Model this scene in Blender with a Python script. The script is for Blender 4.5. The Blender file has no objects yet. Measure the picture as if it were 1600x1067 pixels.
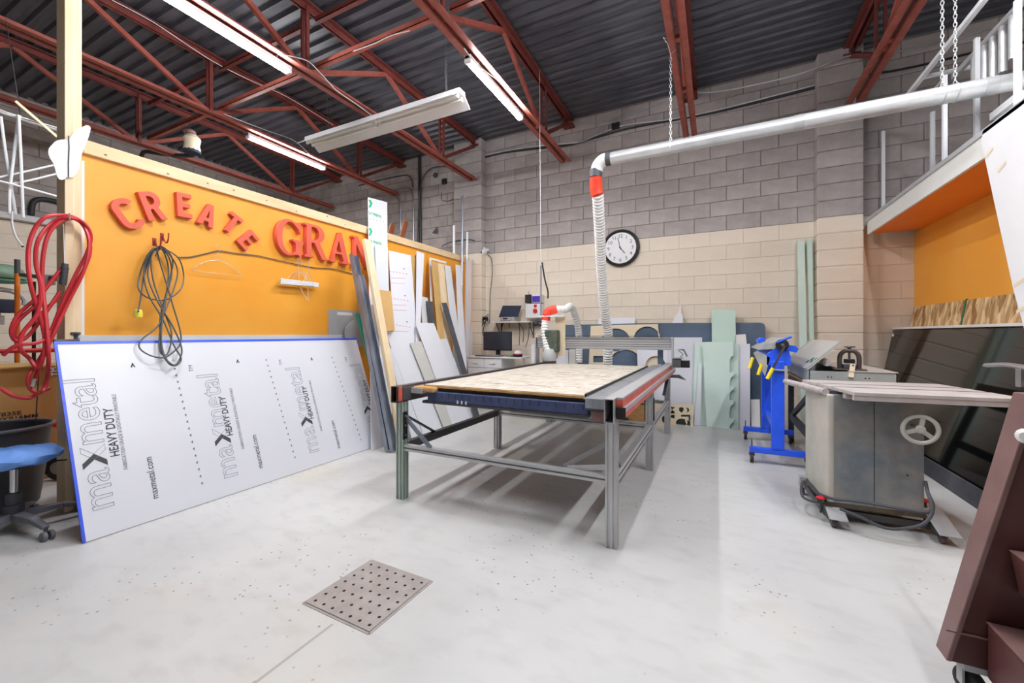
import bpy, math, random
from mathutils import Vector, Matrix
from mathutils.geometry import tessellate_polygon
random.seed(7)
scn = bpy.context.scene
COL = scn.collection
V = Vector
# ------------------------------------------------------------------ camera
F, CX, CY, H, TH = 640.0, 800.0, 522.0, 1.207, math.radians(26.5)
CT, ST = math.cos(TH), math.sin(TH)
cd = bpy.data.cameras.new('camera'); cam = bpy.data.objects.new('camera', cd); COL.objects.link(cam)
cd.sensor_width = 36.0; cd.lens = 36.0*F/1600.0; cd.clip_start = 0.02; cd.clip_end = 60
cd.shift_y = -(533.5-CY)/1600.0
cam.location = (0, 0, H); cam.rotation_euler = (math.pi/2, 0, TH)
scn.camera = cam
# ------------------------------------------------------------------ world, exposure
w = bpy.data.worlds.new('world'); scn.world = w; w.use_nodes = True
w.node_tree.nodes['Background'].inputs[0].default_value = (0.8, 0.85, 1, 1)
w.node_tree.nodes['Background'].inputs[1].default_value = 0.3
vs = scn.view_settings
vs.view_transform = 'Standard'; vs.look = 'None'; vs.gamma = 1; vs.use_curve_mapping = False
vs.exposure = 1.2
LED = 90.0            # emission strength of the strip lights
# (fixture list; the fixtures themselves are built with the roof)  joist index, y start; later ones are unseen, added as fill
STRIPS = [(2, 1.50), (1, 3.34), (3, 3.36), (4, 2.05), (5, 2.5), (3, .6), (5, .7)]
SLAB = ['over the router table', 'before the booth front', 'over the floor grate', 'over the brown machine']

# ------------------------------------------------------------------ pixel -> point
def ray(u, v):
    a = (u-CX)/F; b = (CY-v)/F
    return V((a*CT-ST, a*ST+CT, b))
EYE = V((0, 0, H))
def PX(u, v, X): r = ray(u, v); return EYE + r*(X/r.x)
def PY(u, v, Y): r = ray(u, v); return EYE + r*(Y/r.y)
def PZ(u, v, Z=0.0): r = ray(u, v); return EYE + r*((Z-H)/r.z)
def PLX(u, v, xb, s):      # plane X = xb - s*z  (leans on the left partition)
    r = ray(u, v); t = (xb - s*H)/(r.x + s*r.z); return EYE + r*t
def PLY(u, v, yb, s):      # plane Y = yb + s*z  (leans on the back wall)
    r = ray(u, v); t = (yb + s*H)/(r.y - s*r.z); return EYE + r*t

# ------------------------------------------------------------------ materials
def lin(c):
    return tuple((x/255/12.92 if x/255 <= .04045 else ((x/255+.055)/1.055)**2.4) for x in c)
MATS = {}
def mat(name, rgb, rough=.6, metal=0., var=.08, scale=6., bump=0., rgb2=None, stretch=None, rvar=0., spec=.5, detail=6.):
    m = bpy.data.materials.new(name); m.use_nodes = True; nt = m.node_tree; N = nt.nodes; L = nt.links
    b = N['Principled BSDF']; b.inputs['Roughness'].default_value = rough; b.inputs['Metallic'].default_value = metal
    b.inputs['Specular IOR Level'].default_value = spec
    c = lin(rgb)
    tc = N.new('ShaderNodeTexCoord'); mp = N.new('ShaderNodeMapping'); L.new(tc.outputs['Object'], mp.inputs[0])
    if stretch: mp.inputs['Scale'].default_value = stretch
    nz = N.new('ShaderNodeTexNoise'); nz.inputs['Scale'].default_value = scale; nz.inputs['Detail'].default_value = detail
    nz.inputs['Roughness'].default_value = .6
    L.new(mp.outputs[0], nz.inputs['Vector'])
    rp = N.new('ShaderNodeValToRGB'); rp.color_ramp.elements[0].position = .32; rp.color_ramp.elements[1].position = .68
    if rgb2: c0, c1 = c, lin(rgb2)
    else: c0 = tuple(x*(1-var) for x in c); c1 = tuple(min(1, x*(1+var)) for x in c)
    rp.color_ramp.elements[0].color = (*c0, 1); rp.color_ramp.elements[1].color = (*c1, 1)
    L.new(nz.outputs[0], rp.inputs[0]); L.new(rp.outputs[0], b.inputs['Base Color'])
    if rvar:
        mr = N.new('ShaderNodeMapRange'); mr.inputs[3].default_value = max(.02, rough-rvar); mr.inputs[4].default_value = min(1, rough+rvar)
        L.new(nz.outputs[0], mr.inputs[0]); L.new(mr.outputs[0], b.inputs['Roughness'])
    if bump:
        bp = N.new('ShaderNodeBump'); bp.inputs['Strength'].default_value = bump; bp.inputs['Distance'].default_value = .01
        L.new(nz.outputs[0], bp.inputs['Height']); L.new(bp.outputs[0], b.inputs['Normal'])
    MATS[name] = m
    return m
def emis(name, rgb, strength):
    m = bpy.data.materials.new(name); m.use_nodes = True; b = m.node_tree.nodes['Principled BSDF']
    b.inputs['Base Color'].default_value = (*lin(rgb), 1); b.inputs['Emission Color'].default_value = (*lin(rgb), 1)
    b.inputs['Emission Strength'].default_value = strength; MATS[name] = m; return m
def glassy(name, rgb, rough=.08, alpha=.35):
    m = bpy.data.materials.new(name); m.use_nodes = True; b = m.node_tree.nodes['Principled BSDF']
    b.inputs['Base Color'].default_value = (*lin(rgb), 1); b.inputs['Roughness'].default_value = rough
    b.inputs['Alpha'].default_value = alpha; MATS[name] = m; return m

def block_mat(name, rgb, rgbb, amt, rough, bump):
    """painted or bare concrete block: each block a shade of its own"""
    m = mat(name, rgb, rough=rough, rgb2=rgbb, scale=5, bump=bump)
    nt = m.node_tree; N = nt.nodes; L = nt.links; b = N['Principled BSDF']
    src = b.inputs['Base Color'].links[0].from_socket
    oi = N.new('ShaderNodeObjectInfo'); ge = N.new('ShaderNodeNewGeometry')
    ad = N.new('ShaderNodeMath'); ad.operation = 'ADD'; L.new(oi.outputs['Random'], ad.inputs[0]); L.new(ge.outputs['Random Per Island'], ad.inputs[1])
    fr = N.new('ShaderNodeMath'); fr.operation = 'FRACT'; L.new(ad.outputs[0], fr.inputs[0])
    mr = N.new('ShaderNodeMapRange'); mr.inputs[3].default_value = 1-amt; mr.inputs[4].default_value = 1+amt*.6; L.new(fr.outputs[0], mr.inputs[0])
    hs = N.new('ShaderNodeHueSaturation'); L.new(src, hs.inputs['Color']); L.new(mr.outputs[0], hs.inputs['Value'])
    L.new(hs.outputs[0], b.inputs['Base Color'])
    # stains that run across blocks
    tc = N.new('ShaderNodeNewGeometry'); nz = N.new('ShaderNodeTexNoise'); nz.inputs['Scale'].default_value = 1.1; nz.inputs['Detail'].default_value = 5
    L.new(tc.outputs['Position'], nz.inputs['Vector'])
    m2 = N.new('ShaderNodeMapRange'); m2.inputs[1].default_value = .35; m2.inputs[2].default_value = .65
    m2.inputs[3].default_value = 1-amt*1.3; m2.inputs[4].default_value = 1.04; L.new(nz.outputs[0], m2.inputs[0])
    h2 = N.new('ShaderNodeHueSaturation'); L.new(hs.outputs[0], h2.inputs['Color']); L.new(m2.outputs[0], h2.inputs['Value'])
    L.new(h2.outputs[0], b.inputs['Base Color'])
    return m

# ------------------------------------------------------------------ objects
def thing(name, label, cat, loc=(0, 0, 0), group=None):
    o = bpy.data.objects.new(name, None); COL.objects.link(o); o.location = loc; o.empty_display_size = .1
    o['label'] = label; o['category'] = cat
    if group: o['group'] = group
    return o
def tag(o, label, cat, group=None):
    o['label'] = label; o['category'] = cat
    if group: o['group'] = group
    return o
def wloc(o):
    p = V((0, 0, 0))
    while o is not None: p = p + V(o.location); o = o.parent
    return p
def place(o, parent):
    COL.objects.link(o)
    if parent is not None: o.parent = parent
    return o
class MB:
    def __init__(self, M=None): self.v = []; self.f = []; self.mi = []; self.M = M; self.cur = 0
    def add(self, vs, fs):
        n = len(self.v)
        self.v += [(self.M @ V(p)) if self.M is not None else V(p) for p in vs]
        self.f += [tuple(i+n for i in f) for f in fs]; self.mi += [self.cur]*len(fs); return self
    def box(self, x0, x1, y0, y1, z0, z1):
        return self.hexa([(x0,y0,z0),(x1,y0,z0),(x1,y1,z0),(x0,y1,z0),(x0,y0,z1),(x1,y0,z1),(x1,y1,z1),(x0,y1,z1)])
    def hexa(self, p): return self.add(p, [(3,2,1,0),(4,5,6,7),(0,1,5,4),(1,2,6,5),(2,3,7,6),(3,0,4,7)])
    def bar(self, p0, p1, wd, ht, up=(0, 0, 1)):
        p0, p1 = V(p0), V(p1); d = (p1-p0).normalized(); up = V(up)
        s = d.cross(up)
        if s.length < 1e-4: s = d.cross(V((1, 0, 0)))
        s.normalize(); u = s.cross(d).normalized(); s *= wd/2; u *= ht/2
        return self.hexa([p0-s-u, p0+s-u, p1+s-u, p1-s-u, p0-s+u, p0+s+u, p1+s+u, p1-s+u])
    def tube(self, pts, r, n=8, closed=False, caps=True):
        pts = [V(p) for p in pts]; m = len(pts); rs = r if isinstance(r, (list, tuple)) else [r]*m
        T = []
        for i in range(m):
            a = pts[i-1] if (i or closed) else pts[i]; b = pts[(i+1) % m] if (i < m-1 or closed) else pts[i]
            t = b-a
            T.append(t.normalized() if t.length > 1e-9 else V((0, 0, 1)))
        nrm = T[0].orthogonal().normalized(); vs = []; fs = []
        for i in range(m):
            nrm = nrm - T[i]*nrm.dot(T[i])
            nrm = nrm.normalized() if nrm.length > 1e-6 else T[i].orthogonal().normalized()
            bn = T[i].cross(nrm)
            for k in range(n):
                a = 2*math.pi*k/n; vs.append(pts[i]+(nrm*math.cos(a)+bn*math.sin(a))*rs[i])
        for i in range(m if closed else m-1):
            j = (i+1) % m
            for k in range(n):
                k2 = (k+1) % n; fs.append((i*n+k, i*n+k2, j*n+k2, j*n+k))
        if caps and not closed: fs.append(tuple(range(n))[::-1]); fs.append(tuple((m-1)*n+k for k in range(n)))
        return self.add(vs, fs)
    def cyl(self, p0, p1, r, n=16, r2=None): return self.tube([p0, p1], [r, r if r2 is None else r2], n)
    def lathe(self, o, prof, n=24, ax=(0, 0, 1), close=True):
        o = V(o); ax = V(ax).normalized(); e = ax.orthogonal().normalized(); g = ax.cross(e); vs = []; fs = []
        for r, h in prof:
            for k in range(n):
                a = 2*math.pi*k/n; vs.append(o+ax*h+(e*math.cos(a)+g*math.sin(a))*max(r, 1e-4))
        for i in range(len(prof)-1):
            for k in range(n):
                k2 = (k+1) % n; fs.append((i*n+k, i*n+k2, (i+1)*n+k2, (i+1)*n+k))
        if close: fs.append(tuple(range(n))[::-1]); fs.append(tuple((len(prof)-1)*n+k for k in range(n)))
        return self.add(vs, fs)
    def prism(self, pts, vec):
        pts = [V(p) for p in pts]; vec = V(vec); n = len(pts)
        return self.shape([(p.x, p.y, p.z) for p in pts], [], vec)
    def shape(self, outer, holes, vec):
        """3D planar outline with holes, extruded by vec"""
        loops = [[V(p) for p in outer]]+[[V(p) for p in h] for h in holes]; vec = V(vec)
        flat = [p for l in loops for p in l]; n = len(flat)
        tri = tessellate_polygon(loops)
        fs = [tuple(t) for t in tri]+[tuple(i+n for i in reversed(t)) for t in tri]
        k = 0
        for l in loops:
            m = len(l)
            for i in range(m):
                j = (i+1) % m; fs.append((k+i, k+j, n+k+j, n+k+i))
            k += m
        return self.add(flat+[p+vec for p in flat], fs)
    def ball(self, c, r, n=12, sz=1.0):
        pr = [(r*math.sin(math.pi*i/n), -r*sz*math.cos(math.pi*i/n)) for i in range(n+1)]
        return self.lathe(c, pr, n*2, close=False)
    def build(self, name, m, parent=None, loc=None, bev=0., smooth=False, kind=None, recalc=True):
        o0 = wloc(parent) if parent is not None else V((0, 0, 0))
        l = V(loc) if loc is not None else V((0, 0, 0))
        me = bpy.data.meshes.new(name); me.from_pydata([tuple(p-o0-l) for p in self.v], [], self.f)
        ms = m if isinstance(m, (list, tuple)) else [m]
        for x in ms: me.materials.append(MATS[x] if isinstance(x, str) else x)
        if len(ms) > 1: me.polygons.foreach_set('material_index', self.mi)
        if recalc:
            import bmesh
            bm = bmesh.new(); bm.from_mesh(me); bmesh.ops.recalc_face_normals(bm, faces=bm.faces); bm.to_mesh(me); bm.free()
        if smooth:
            me.polygons.foreach_set('use_smooth', [True]*len(me.polygons)); me.set_sharp_from_angle(angle=math.radians(40))
        o = bpy.data.objects.new(name, me); o.location = l; place(o, parent)
        if bev:
            b = o.modifiers.new('bevel', 'BEVEL'); b.width = bev; b.segments = 2; b.limit_method = 'ANGLE'; b.harden_normals = False
        if kind: o['kind'] = kind
        return o
def base(mb):
    xs = [p.x for p in mb.v]; ys = [p.y for p in mb.v]; zs = [p.z for p in mb.v]
    return ((min(xs)+max(xs))/2, (min(ys)+max(ys))/2, min(zs))
def solo(mb, name, m, label, cat, group=None, **k):
    return tag(mb.build(name, m, loc=base(mb), **k), label, cat, group)
def smoothpath(pts, n=6, closed=False):
    pts = [V(p) for p in pts]; m = len(pts); out = []
    for i in range(m if closed else m-1):
        if closed: p0, p1, p2, p3 = pts[i-1], pts[i], pts[(i+1) % m], pts[(i+2) % m]
        else: p0, p1, p2, p3 = pts[max(i-1, 0)], pts[i], pts[i+1], pts[min(i+2, m-1)]
        for k in range(n):
            t = k/n; out.append(.5*((2*p1)+(p2-p0)*t+(2*p0-5*p1+4*p2-p3)*t*t+(3*p1-p0-3*p2+p3)*t**3))
    if not closed: out.append(pts[-1])
    return out
def circ(c, r, n=24, e=(1, 0, 0), g=(0, 0, 1), r2=None, a0=0):
    c, e, g = V(c), V(e), V(g); r2 = r if r2 is None else r2
    return [c+e*r*math.cos(a0+2*math.pi*k/n)+g*r2*math.sin(a0+2*math.pi*k/n) for k in range(n)]
def textmesh(body, size, origin, right, up, extr=.0004, outline=0., sx=1.0, align='LEFT', bold=0.):
    cu = bpy.data.curves.new('t', 'FONT'); cu.body = body; cu.size = size; cu.align_x = align; cu.resolution_u = 3
    if outline: cu.fill_mode = 'NONE'; cu.bevel_depth = outline; cu.bevel_resolution = 0
    else: cu.extrude = extr; cu.offset = bold
    o = bpy.data.objects.new('t', cu); COL.objects.link(o)
    dg = bpy.context.evaluated_depsgraph_get(); me = bpy.data.meshes.new_from_object(o.evaluated_get(dg))
    right, up, origin = V(right).normalized(), V(up).normalized(), V(origin); nrm = right.cross(up)
    mb = MB(); mb.add([origin+right*v.co.x*sx+up*v.co.y+nrm*v.co.z for v in me.vertices], [tuple(p.vertices) for p in me.polygons])
    bpy.data.objects.remove(o); bpy.data.curves.remove(cu); bpy.data.meshes.remove(me)
    return mb
def struct(o): o['kind'] = 'structure'; return o
# ================================================================== material list
block_mat('block_grey', (164,155,152), (186,178,175), .11, .9, .2)
block_mat('block_beige', (222,209,191), (228,216,200), .015, .62, .04)
mat('mortar', (128,119,116), .95, var=.2); mat('mortar_beige', (214,200,180), .8, var=.04)
mat('plain_wall', (150,146,140), .8)
mat('deck', (62,62,69), .42, .25, rgb2=(94,94,103), scale=3, stretch=(.6,6,6), rvar=.1)
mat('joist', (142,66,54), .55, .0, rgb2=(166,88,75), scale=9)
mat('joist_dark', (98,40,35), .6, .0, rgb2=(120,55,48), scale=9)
mat('orange', (240,160,42), .5, rgb2=(244,172,62), scale=1.4, detail=3)
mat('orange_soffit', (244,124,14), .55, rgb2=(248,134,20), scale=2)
mat('pine', (226,200,160), .65, rgb2=(238,216,182), scale=4, stretch=(3,3,.5))
mat('pine_h', (222,192,148), .65, rgb2=(240,214,174), scale=4, stretch=(3,.5,3))
mat('knot', (140,92,52), .7)
mat('white', (228,228,230), .45, var=.02); mat('white_gloss', (214,215,222), .3, var=.012, scale=3)
mat('white_sheet', (224,225,232), .3, var=.015, scale=3); mat('white_sheet2', (216,219,226), .35, var=.02, scale=3)
mat('offwhite', (226,226,222), .5, var=.03); mat('greywhite', (205,206,208), .5, var=.06, scale=4)
mat('grey_strip', (200,200,194), .6, var=.03); mat('light_grey', (170,172,174), .5, var=.06)
mat('blue_film', (44,84,224), .35, var=.1); mat('blue_paint', (44,96,248), .35, var=.08, scale=9)
mat('print_grey', (118,120,128), .6, var=0); mat('print_dark', (62,60,64), .6, var=0); mat('print_red', (226,120,128), .6, var=0)
mat('print_green', (30,172,120), .5, var=0); mat('print_pale', (160,162,170), .6, var=0)
mat('salmon', (222,98,74), .55, var=.06, scale=5); mat('red', (206,34,44), .45, var=.06); mat('red_hose', (196,48,56), .4, var=.1, scale=12)
mat('red_tape', (250,78,44), .5, rgb2=(236,52,30), scale=18); mat('dark_red', (150,30,34), .5)
mat('black', (26,26,28), .45, var=.15); mat('black_gloss', (14,14,16), .06, var=.1, spec=.6); mat('rubber', (44,44,48), .6, var=.15)
mat('charcoal', (66,68,74), .7, rgb2=(84,86,94), scale=6); mat('dark_grey', (70,72,78), .55, var=.12)
mat('plastic_grey', (98,100,110), .55, rgb2=(120,120,128), scale=5)
mat('bin', (58,62,70), .5, rgb2=(78,82,90), scale=3); mat('cord', (70,74,76), .5, var=.1)
mat('steel', (150,154,162), .35, .7, rgb2=(186,190,198), scale=4, stretch=(4,4,.6)); mat('galv', (200,202,203), .36, .6, rgb2=(220,222,223), scale=7, rvar=.06)
mat('alu', (196,196,198), .38, .55, var=.05, scale=6); mat('alu_dark', (92,92,94), .5, .4, var=.1); mat('alu_green', (176,190,180), .45, .4, var=.05)
mat('rail_red', (196,78,62), .45, .1, rgb2=(216,112,92), scale=7); mat('chrome', (206,206,208), .18, .9, var=.02)
mat('stud', (104,112,126), .45, .55, rgb2=(152,158,170), scale=3, stretch=(2,2,.8))
mat('cardboard', (206,166,108), .8, var=.05, scale=3); mat('tan', (198,160,100), .75, var=.05); mat('dark_wood', (124,66,34), .6, rgb2=(146,82,46), scale=5, stretch=(3,3,.5))
mat('spoil', (176,166,150), .85, rgb2=(204,197,186), scale=7, stretch=(2.2,.9,1), bump=.15)
mat('ply_edge', (184,138,84), .8, rgb2=(206,164,108), scale=12, stretch=(1,1,8)); mat('edge_dark', (56,52,48), .8, rgb2=(92,78,62), scale=10)
mat('blue_edge', (52,64,104), .55, rgb2=(74,84,122), scale=8); mat('foam', (196,220,208), .8, var=.04, scale=3); mat('foam2', (206,226,216), .8, var=.04, scale=3)
mat('slate', (74,92,106), .3, rgb2=(96,110,134), scale=2.2, detail=3); mat('template', (224,208,180), .7, var=.03)
mat('osb', (186,142,86), .8, rgb2=(218,180,124), scale=14, stretch=(1,.5,1.6), bump=.2); mat('green', (20,110,84), .5)
mat('saw', (98,114,128), .5, .1, rgb2=(164,160,152), scale=3.2, detail=8, rvar=.08); mat('saw_pale', (176,178,172), .6, rgb2=(196,190,178), scale=6)
mat('cast', (178,170,168), .5, .25, rgb2=(206,200,198), scale=6, stretch=(1,4,1)); mat('cast2', (196,196,190), .45, .2, var=.06)
mat('box_grey', (164,172,172), .5, .25, rgb2=(184,188,184), scale=4); mat('box_lid', (186,182,176), .5, .1, rgb2=(198,194,188), scale=3)
mat('iron', (78,70,70), .45, .5, rgb2=(104,92,92), scale=8); mat('bench', (56,58,62), .6, var=.2)
mat('brown', (78,42,42), .42, .15, rgb2=(92,54,52), scale=5, rvar=.1); mat('brown_light', (112,82,80), .4, .1, rgb2=(136,106,102), scale=5)
mat('yellow', (240,220,40), .45); mat('hose_white', (228,228,226), .5, var=.04, scale=9); mat('lime', (236,222,84), .5)
mat('concrete_plate', (150,142,138), .55, .2, rgb2=(170,162,158), scale=9); mat('pit_shade', (14,12,12), .9)
mat('screen', (52,56,66), .18, var=.05); mat('camo', (46,66,56), .6, rgb2=(96,98,84), scale=16); mat('clear', (214,216,220), .2, var=.03)
mat('blue_cloth', (92,140,218), .7, rgb2=(112,160,232), scale=5); mat('navy', (44,50,72), .8, var=.1); mat('olive', (106,132,112), .5); mat('orange_pole', (214,116,30), .5)
mat('purple', (70,40,170), .5); mat('tube_white', (232,234,238), .35, var=.02)
def osb_mat():
    m = MATS['osb']; nt = m.node_tree; N = nt.nodes; L = nt.links; b = N['Principled BSDF']
    tc = N.new('ShaderNodeTexCoord'); cols = []
    for rot, st in ((.35, (1, 30, 9)), (-.5, (1, 26, 8))):
        mp = N.new('ShaderNodeMapping'); mp.inputs['Rotation'].default_value = (rot, 0, 0); mp.inputs['Scale'].default_value = st; L.new(tc.outputs['Object'], mp.inputs[0])
        vo = N.new('ShaderNodeTexVoronoi'); vo.inputs['Scale'].default_value = .8; L.new(mp.outputs[0], vo.inputs['Vector'])
        sp = N.new('ShaderNodeSeparateColor'); L.new(vo.outputs['Color'], sp.inputs[0]); cols.append(sp.outputs[0])
    ad = N.new('ShaderNodeMath'); ad.operation = 'ADD'; L.new(cols[0], ad.inputs[0]); L.new(cols[1], ad.inputs[1]); ml = N.new('ShaderNodeMath'); ml.operation = 'MULTIPLY'; ml.inputs[1].default_value = .5; L.new(ad.outputs[0], ml.inputs[0])
    rp = N.new('ShaderNodeValToRGB'); r = rp.color_ramp; r.elements[0].position = .15; r.elements[0].color = (*lin((150,104,52)), 1); r.elements[1].position = .85; r.elements[1].color = (*lin((236,206,156)), 1)
    L.new(ml.outputs[0], rp.inputs[0]); L.new(rp.outputs[0], b.inputs['Base Color'])
osb_mat()
emis('led', (250,252,255), LED)

# ------------------------------------------------------------------ floor
def floor_mat():
    m = mat('floor', (188,188,187), .38, rgb2=(204,204,203), scale=.9, rvar=.1, spec=.45, detail=9)
    nt = m.node_tree; N = nt.nodes; L = nt.links; b = N['Principled BSDF']; src = b.inputs['Base Color'].links[0].from_socket
    tc = N.new('ShaderNodeTexCoord')
    def noise(scale, stretch=None, detail=4):
        mp = N.new('ShaderNodeMapping'); L.new(tc.outputs['Object'], mp.inputs[0])
        if stretch: mp.inputs['Scale'].default_value = stretch; mp.inputs['Rotation'].default_value = (0, 0, .5)
        n = N.new('ShaderNodeTexNoise'); n.inputs['Scale'].default_value = scale; n.inputs['Detail'].default_value = detail
        L.new(mp.outputs[0], n.inputs['Vector']); return n.outputs[0]
    def mixc(fac, col, prev, amt):
        mx = N.new('ShaderNodeMix'); mx.data_type = 'RGBA'
        ml = N.new('ShaderNodeMath'); ml.operation = 'MULTIPLY'; ml.inputs[1].default_value = amt; L.new(fac, ml.inputs[0])
        L.new(ml.outputs[0], mx.inputs['Factor']); L.new(prev, mx.inputs['A']); mx.inputs['B'].default_value = (*lin(col), 1)
        return mx.outputs['Result']
    def ramp(src_, lo, hi):
        r = N.new('ShaderNodeMapRange'); r.inputs[1].default_value = lo; r.inputs[2].default_value = hi; L.new(src_, r.inputs[0]); return r.outputs[0]
    c = mixc(ramp(noise(5.5, (1, 2.0, 1), 10), .5, .8), (164,162,159), src, .4)      # trowel clouds
    c = mixc(ramp(noise(.7), .58, .75), (206,194,164), c, .5)                          # yellowish stains
    # dark specks of dropped paint, thicker in places
    vo = N.new('ShaderNodeTexVoronoi'); vo.inputs['Scale'].default_value = 22; L.new(tc.outputs['Object'], vo.inputs['Vector'])
    sp = N.new('ShaderNodeMath'); sp.operation = 'LESS_THAN'; sp.inputs[1].default_value = .13; L.new(vo.outputs['Distance'], sp.inputs[0])
    gate = ramp(noise(1.3), .5, .56); g2 = N.new('ShaderNodeMath'); g2.operation = 'MULTIPLY'; L.new(sp.outputs[0], g2.inputs[0]); L.new(gate, g2.inputs[1])
    c = mixc(g2.outputs[0], (92,88,86), c, .7)
    # saw-cut joint
    sx = N.new('ShaderNodeSeparateXYZ'); L.new(tc.outputs['Object'], sx.inputs[0])
    for ax, at in (('X', JOINT_X), ):
        s = N.new('ShaderNodeMath'); s.operation = 'SUBTRACT'; s.inputs[1].default_value = at; L.new(sx.outputs[ax], s.inputs[0])
        a = N.new('ShaderNodeMath'); a.operation = 'ABSOLUTE'; L.new(s.outputs[0], a.inputs[0])
        l = N.new('ShaderNodeMath'); l.operation = 'LESS_THAN'; l.inputs[1].default_value = .007; L.new(a.outputs[0], l.inputs[0])
        yl = N.new('ShaderNodeMath'); yl.operation = 'LESS_THAN'; yl.inputs[1].default_value = PZ(520, 975).y; L.new(sx.outputs['Y'], yl.inputs[0])
        yy = N.new('ShaderNodeMath'); yy.operation = 'MULTIPLY'; L.new(l.outputs[0], yy.inputs[0]); L.new(yl.outputs[0], yy.inputs[1]); l = yy
        c = mixc(l.outputs[0], (140,138,134), c, .6)
    L.new(c, b.inputs['Base Color'])
JOINT_X = PZ(500, 990).x
floor_mat()
XL, XR, YB, YF, ZC = -9.1, 5.6, 6.38, -4.6, 4.68
CO = .2032; BL = .4064; PAINT = 13*CO
fl = MB(); fl.box(XL-.3, XR+.3, YF-.3, YB+.3, -.12, 0); struct(fl.build('floor', 'floor'))

# ------------------------------------------------------------------ block walls
def block_mesh(l, h, axis, name, m):
    j = .0045 if m == 'block_grey' else .002; c = .004 if m == 'block_grey' else .003
    jx = j if m == 'block_grey' else .0007
    mb = MB(); x0, x1, z0, z1, d = -l/2+jx, l/2-jx, -h/2+j, h/2-j, .03
    pts = [(x0,d,z0),(x1,d,z0),(x1,d,z1),(x0,d,z1),(x0,c,z0),(x1,c,z0),(x1,c,z1),(x0,c,z1),(x0+c,0,z0+c),(x1-c,0,z0+c),(x1-c,0,z1-c),(x0+c,0,z1-c)]
    fs = [(8,9,10,11),(4,5,9,8),(5,6,10,9),(6,7,11,10),(7,4,8,11),(0,1,5,4),(1,2,6,5),(2,3,7,6),(3,0,4,7)]
    if axis == 'left': pts = [(-p[1], p[0], p[2]) for p in pts]; fs = [f[::-1] for f in fs]   # face looks +X
    mb.add([V(p) for p in pts], fs)
    me = bpy.data.meshes.new(name); me.from_pydata([tuple(p) for p in mb.v], [], mb.f); me.materials.append(MATS[m]); return me
def block_wall(parent, axis, face, a0, a1, phase, pick, painted=13):
    """running bond from a0 to a1; pick(a, z) says which blocks are parts of their own"""
    cache = {}; rest = {'block_grey': MB(), 'block_beige': MB()}; n = 0
    for i in range(23):
        z = (i+.5)*CO; m = 'block_beige' if i < painted else 'block_grey'
        off = phase+(BL/2 if i % 2 else 0); k0 = math.floor((a0-off)/BL)
        for k in range(k0, k0+60):
            s = max(a0, off+k*BL); e = min(a1, off+(k+1)*BL)
            if e-s < .03 or s >= a1: continue
            key = (round(e-s, 3), m)
            if key not in cache: cache[key] = block_mesh(e-s, CO, axis, 'block', m)
            a = (s+e)/2; pos = V((a, face, z)) if axis == 'back' else V((face, a, z))
            if n < 300 and pick(a, z):
                o = bpy.data.objects.new('block', cache[key]); o.location = pos; place(o, parent); n += 1
            else:
                me = cache[key]; rest[m].add([v.co+pos for v in me.vertices], [tuple(p.vertices) for p in me.polygons])
    mb = MB()
    for c, m in enumerate(('block_grey', 'block_beige')):
        mb.cur = c; mb.add(rest[m].v, rest[m].f)
    mb.build('blockwork', ['block_grey', 'block_beige'], parent, kind='stuff', recalc=False)
def backing(name, bx, zp=PAINT):
    mb = MB(); x0, x1, y0, y1 = bx
    mb.box(x0, x1, y0, y1, zp, 4.9); mb.cur = 1; mb.box(x0, x1, y0, y1, -.1, zp); return struct(mb.build(name, ['mortar', 'mortar_beige']))
wb = backing('wall_back', (XL-.3, XR+.3, YB+.007, YB+.25))
block_wall(wb, 'back', YB, XL, XR, PY(1217, 167, YB).x, lambda a, z: -3.75 < a < 2.75 and z > 1.02)
wl = backing('wall_left', (XL-.25, XL-.007, YF-.3, YB), 14*CO)
block_wall(wl, 'left', XL, YF, YB, .1, lambda a, z: a > 1.4, 14)
mb = MB(); mb.box(XL-.3, XR+.3, YF-.3, YF, -.1, 4.9); struct(mb.build('wall_front', 'plain_wall'))
mb = MB(); mb.box(XR, XR+.3, YF, YB, -.1, 4.9); struct(mb.build('wall_right', 'plain_wall'))
# pilasters: one stretcher wide, courses laid as blocks
for nm, u0, u1 in (('trim_1', 709, 752), ('trim_2', 1277, 1350)):
    YP = 6.22; x0, x1 = PY(u0, 300, YP).x, PY(u1, 300, YP).x
    mb = MB(); mb.box(x0+.01, x1-.01, YP+.008, YB+.02, PAINT, 4.68); mb.cur = 1; mb.box(x0+.01, x1-.01, YP+.008, YB+.02, 0, PAINT)
    pb = struct(mb.build(nm, ['mortar', 'mortar_beige']))
    for i in range(23):
        b = MB(); z0 = i*CO+.003; z1 = (i+1)*CO-.003
        b.box(x0, x1, YP, YB+.01, z0, z1); b.build('block', 'block_beige' if i < 13 else 'block_grey', pb, loc=((x0+x1)/2, YP, (z0+z1)/2), bev=.012)
PIL1 = (PY(709, 300, 6.22).x, PY(752, 300, 6.22).x); PIL2 = (PY(1277, 300, 6.22).x, PY(1350, 300, 6.22).x)

# ------------------------------------------------------------------ roof deck
mb = MB(); pitch = .152; prof = []
y = YF-.1
while y < YB+.1:
    prof += [(y, ZC), (y+.07, ZC), (y+.09, ZC+.036), (y+.132, ZC+.036)]; y += pitch
n = len(prof); vs = []
for x in (XL-.1, XR+.1): vs += [(x, p[0], p[1]) for p in prof]
mb.add(vs, [(i, i+1, n+i+1, n+i) for i in range(n-1)])
mb.add([(XL-.3, YF-.3, ZC+.12), (XR+.3, YF-.3, ZC+.12), (XR+.3, YB+.3, ZC+.12), (XL-.3, YB+.3, ZC+.12)], [(0, 1, 2, 3)])
struct(mb.build('ceiling', 'deck', recalc=False))

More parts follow.
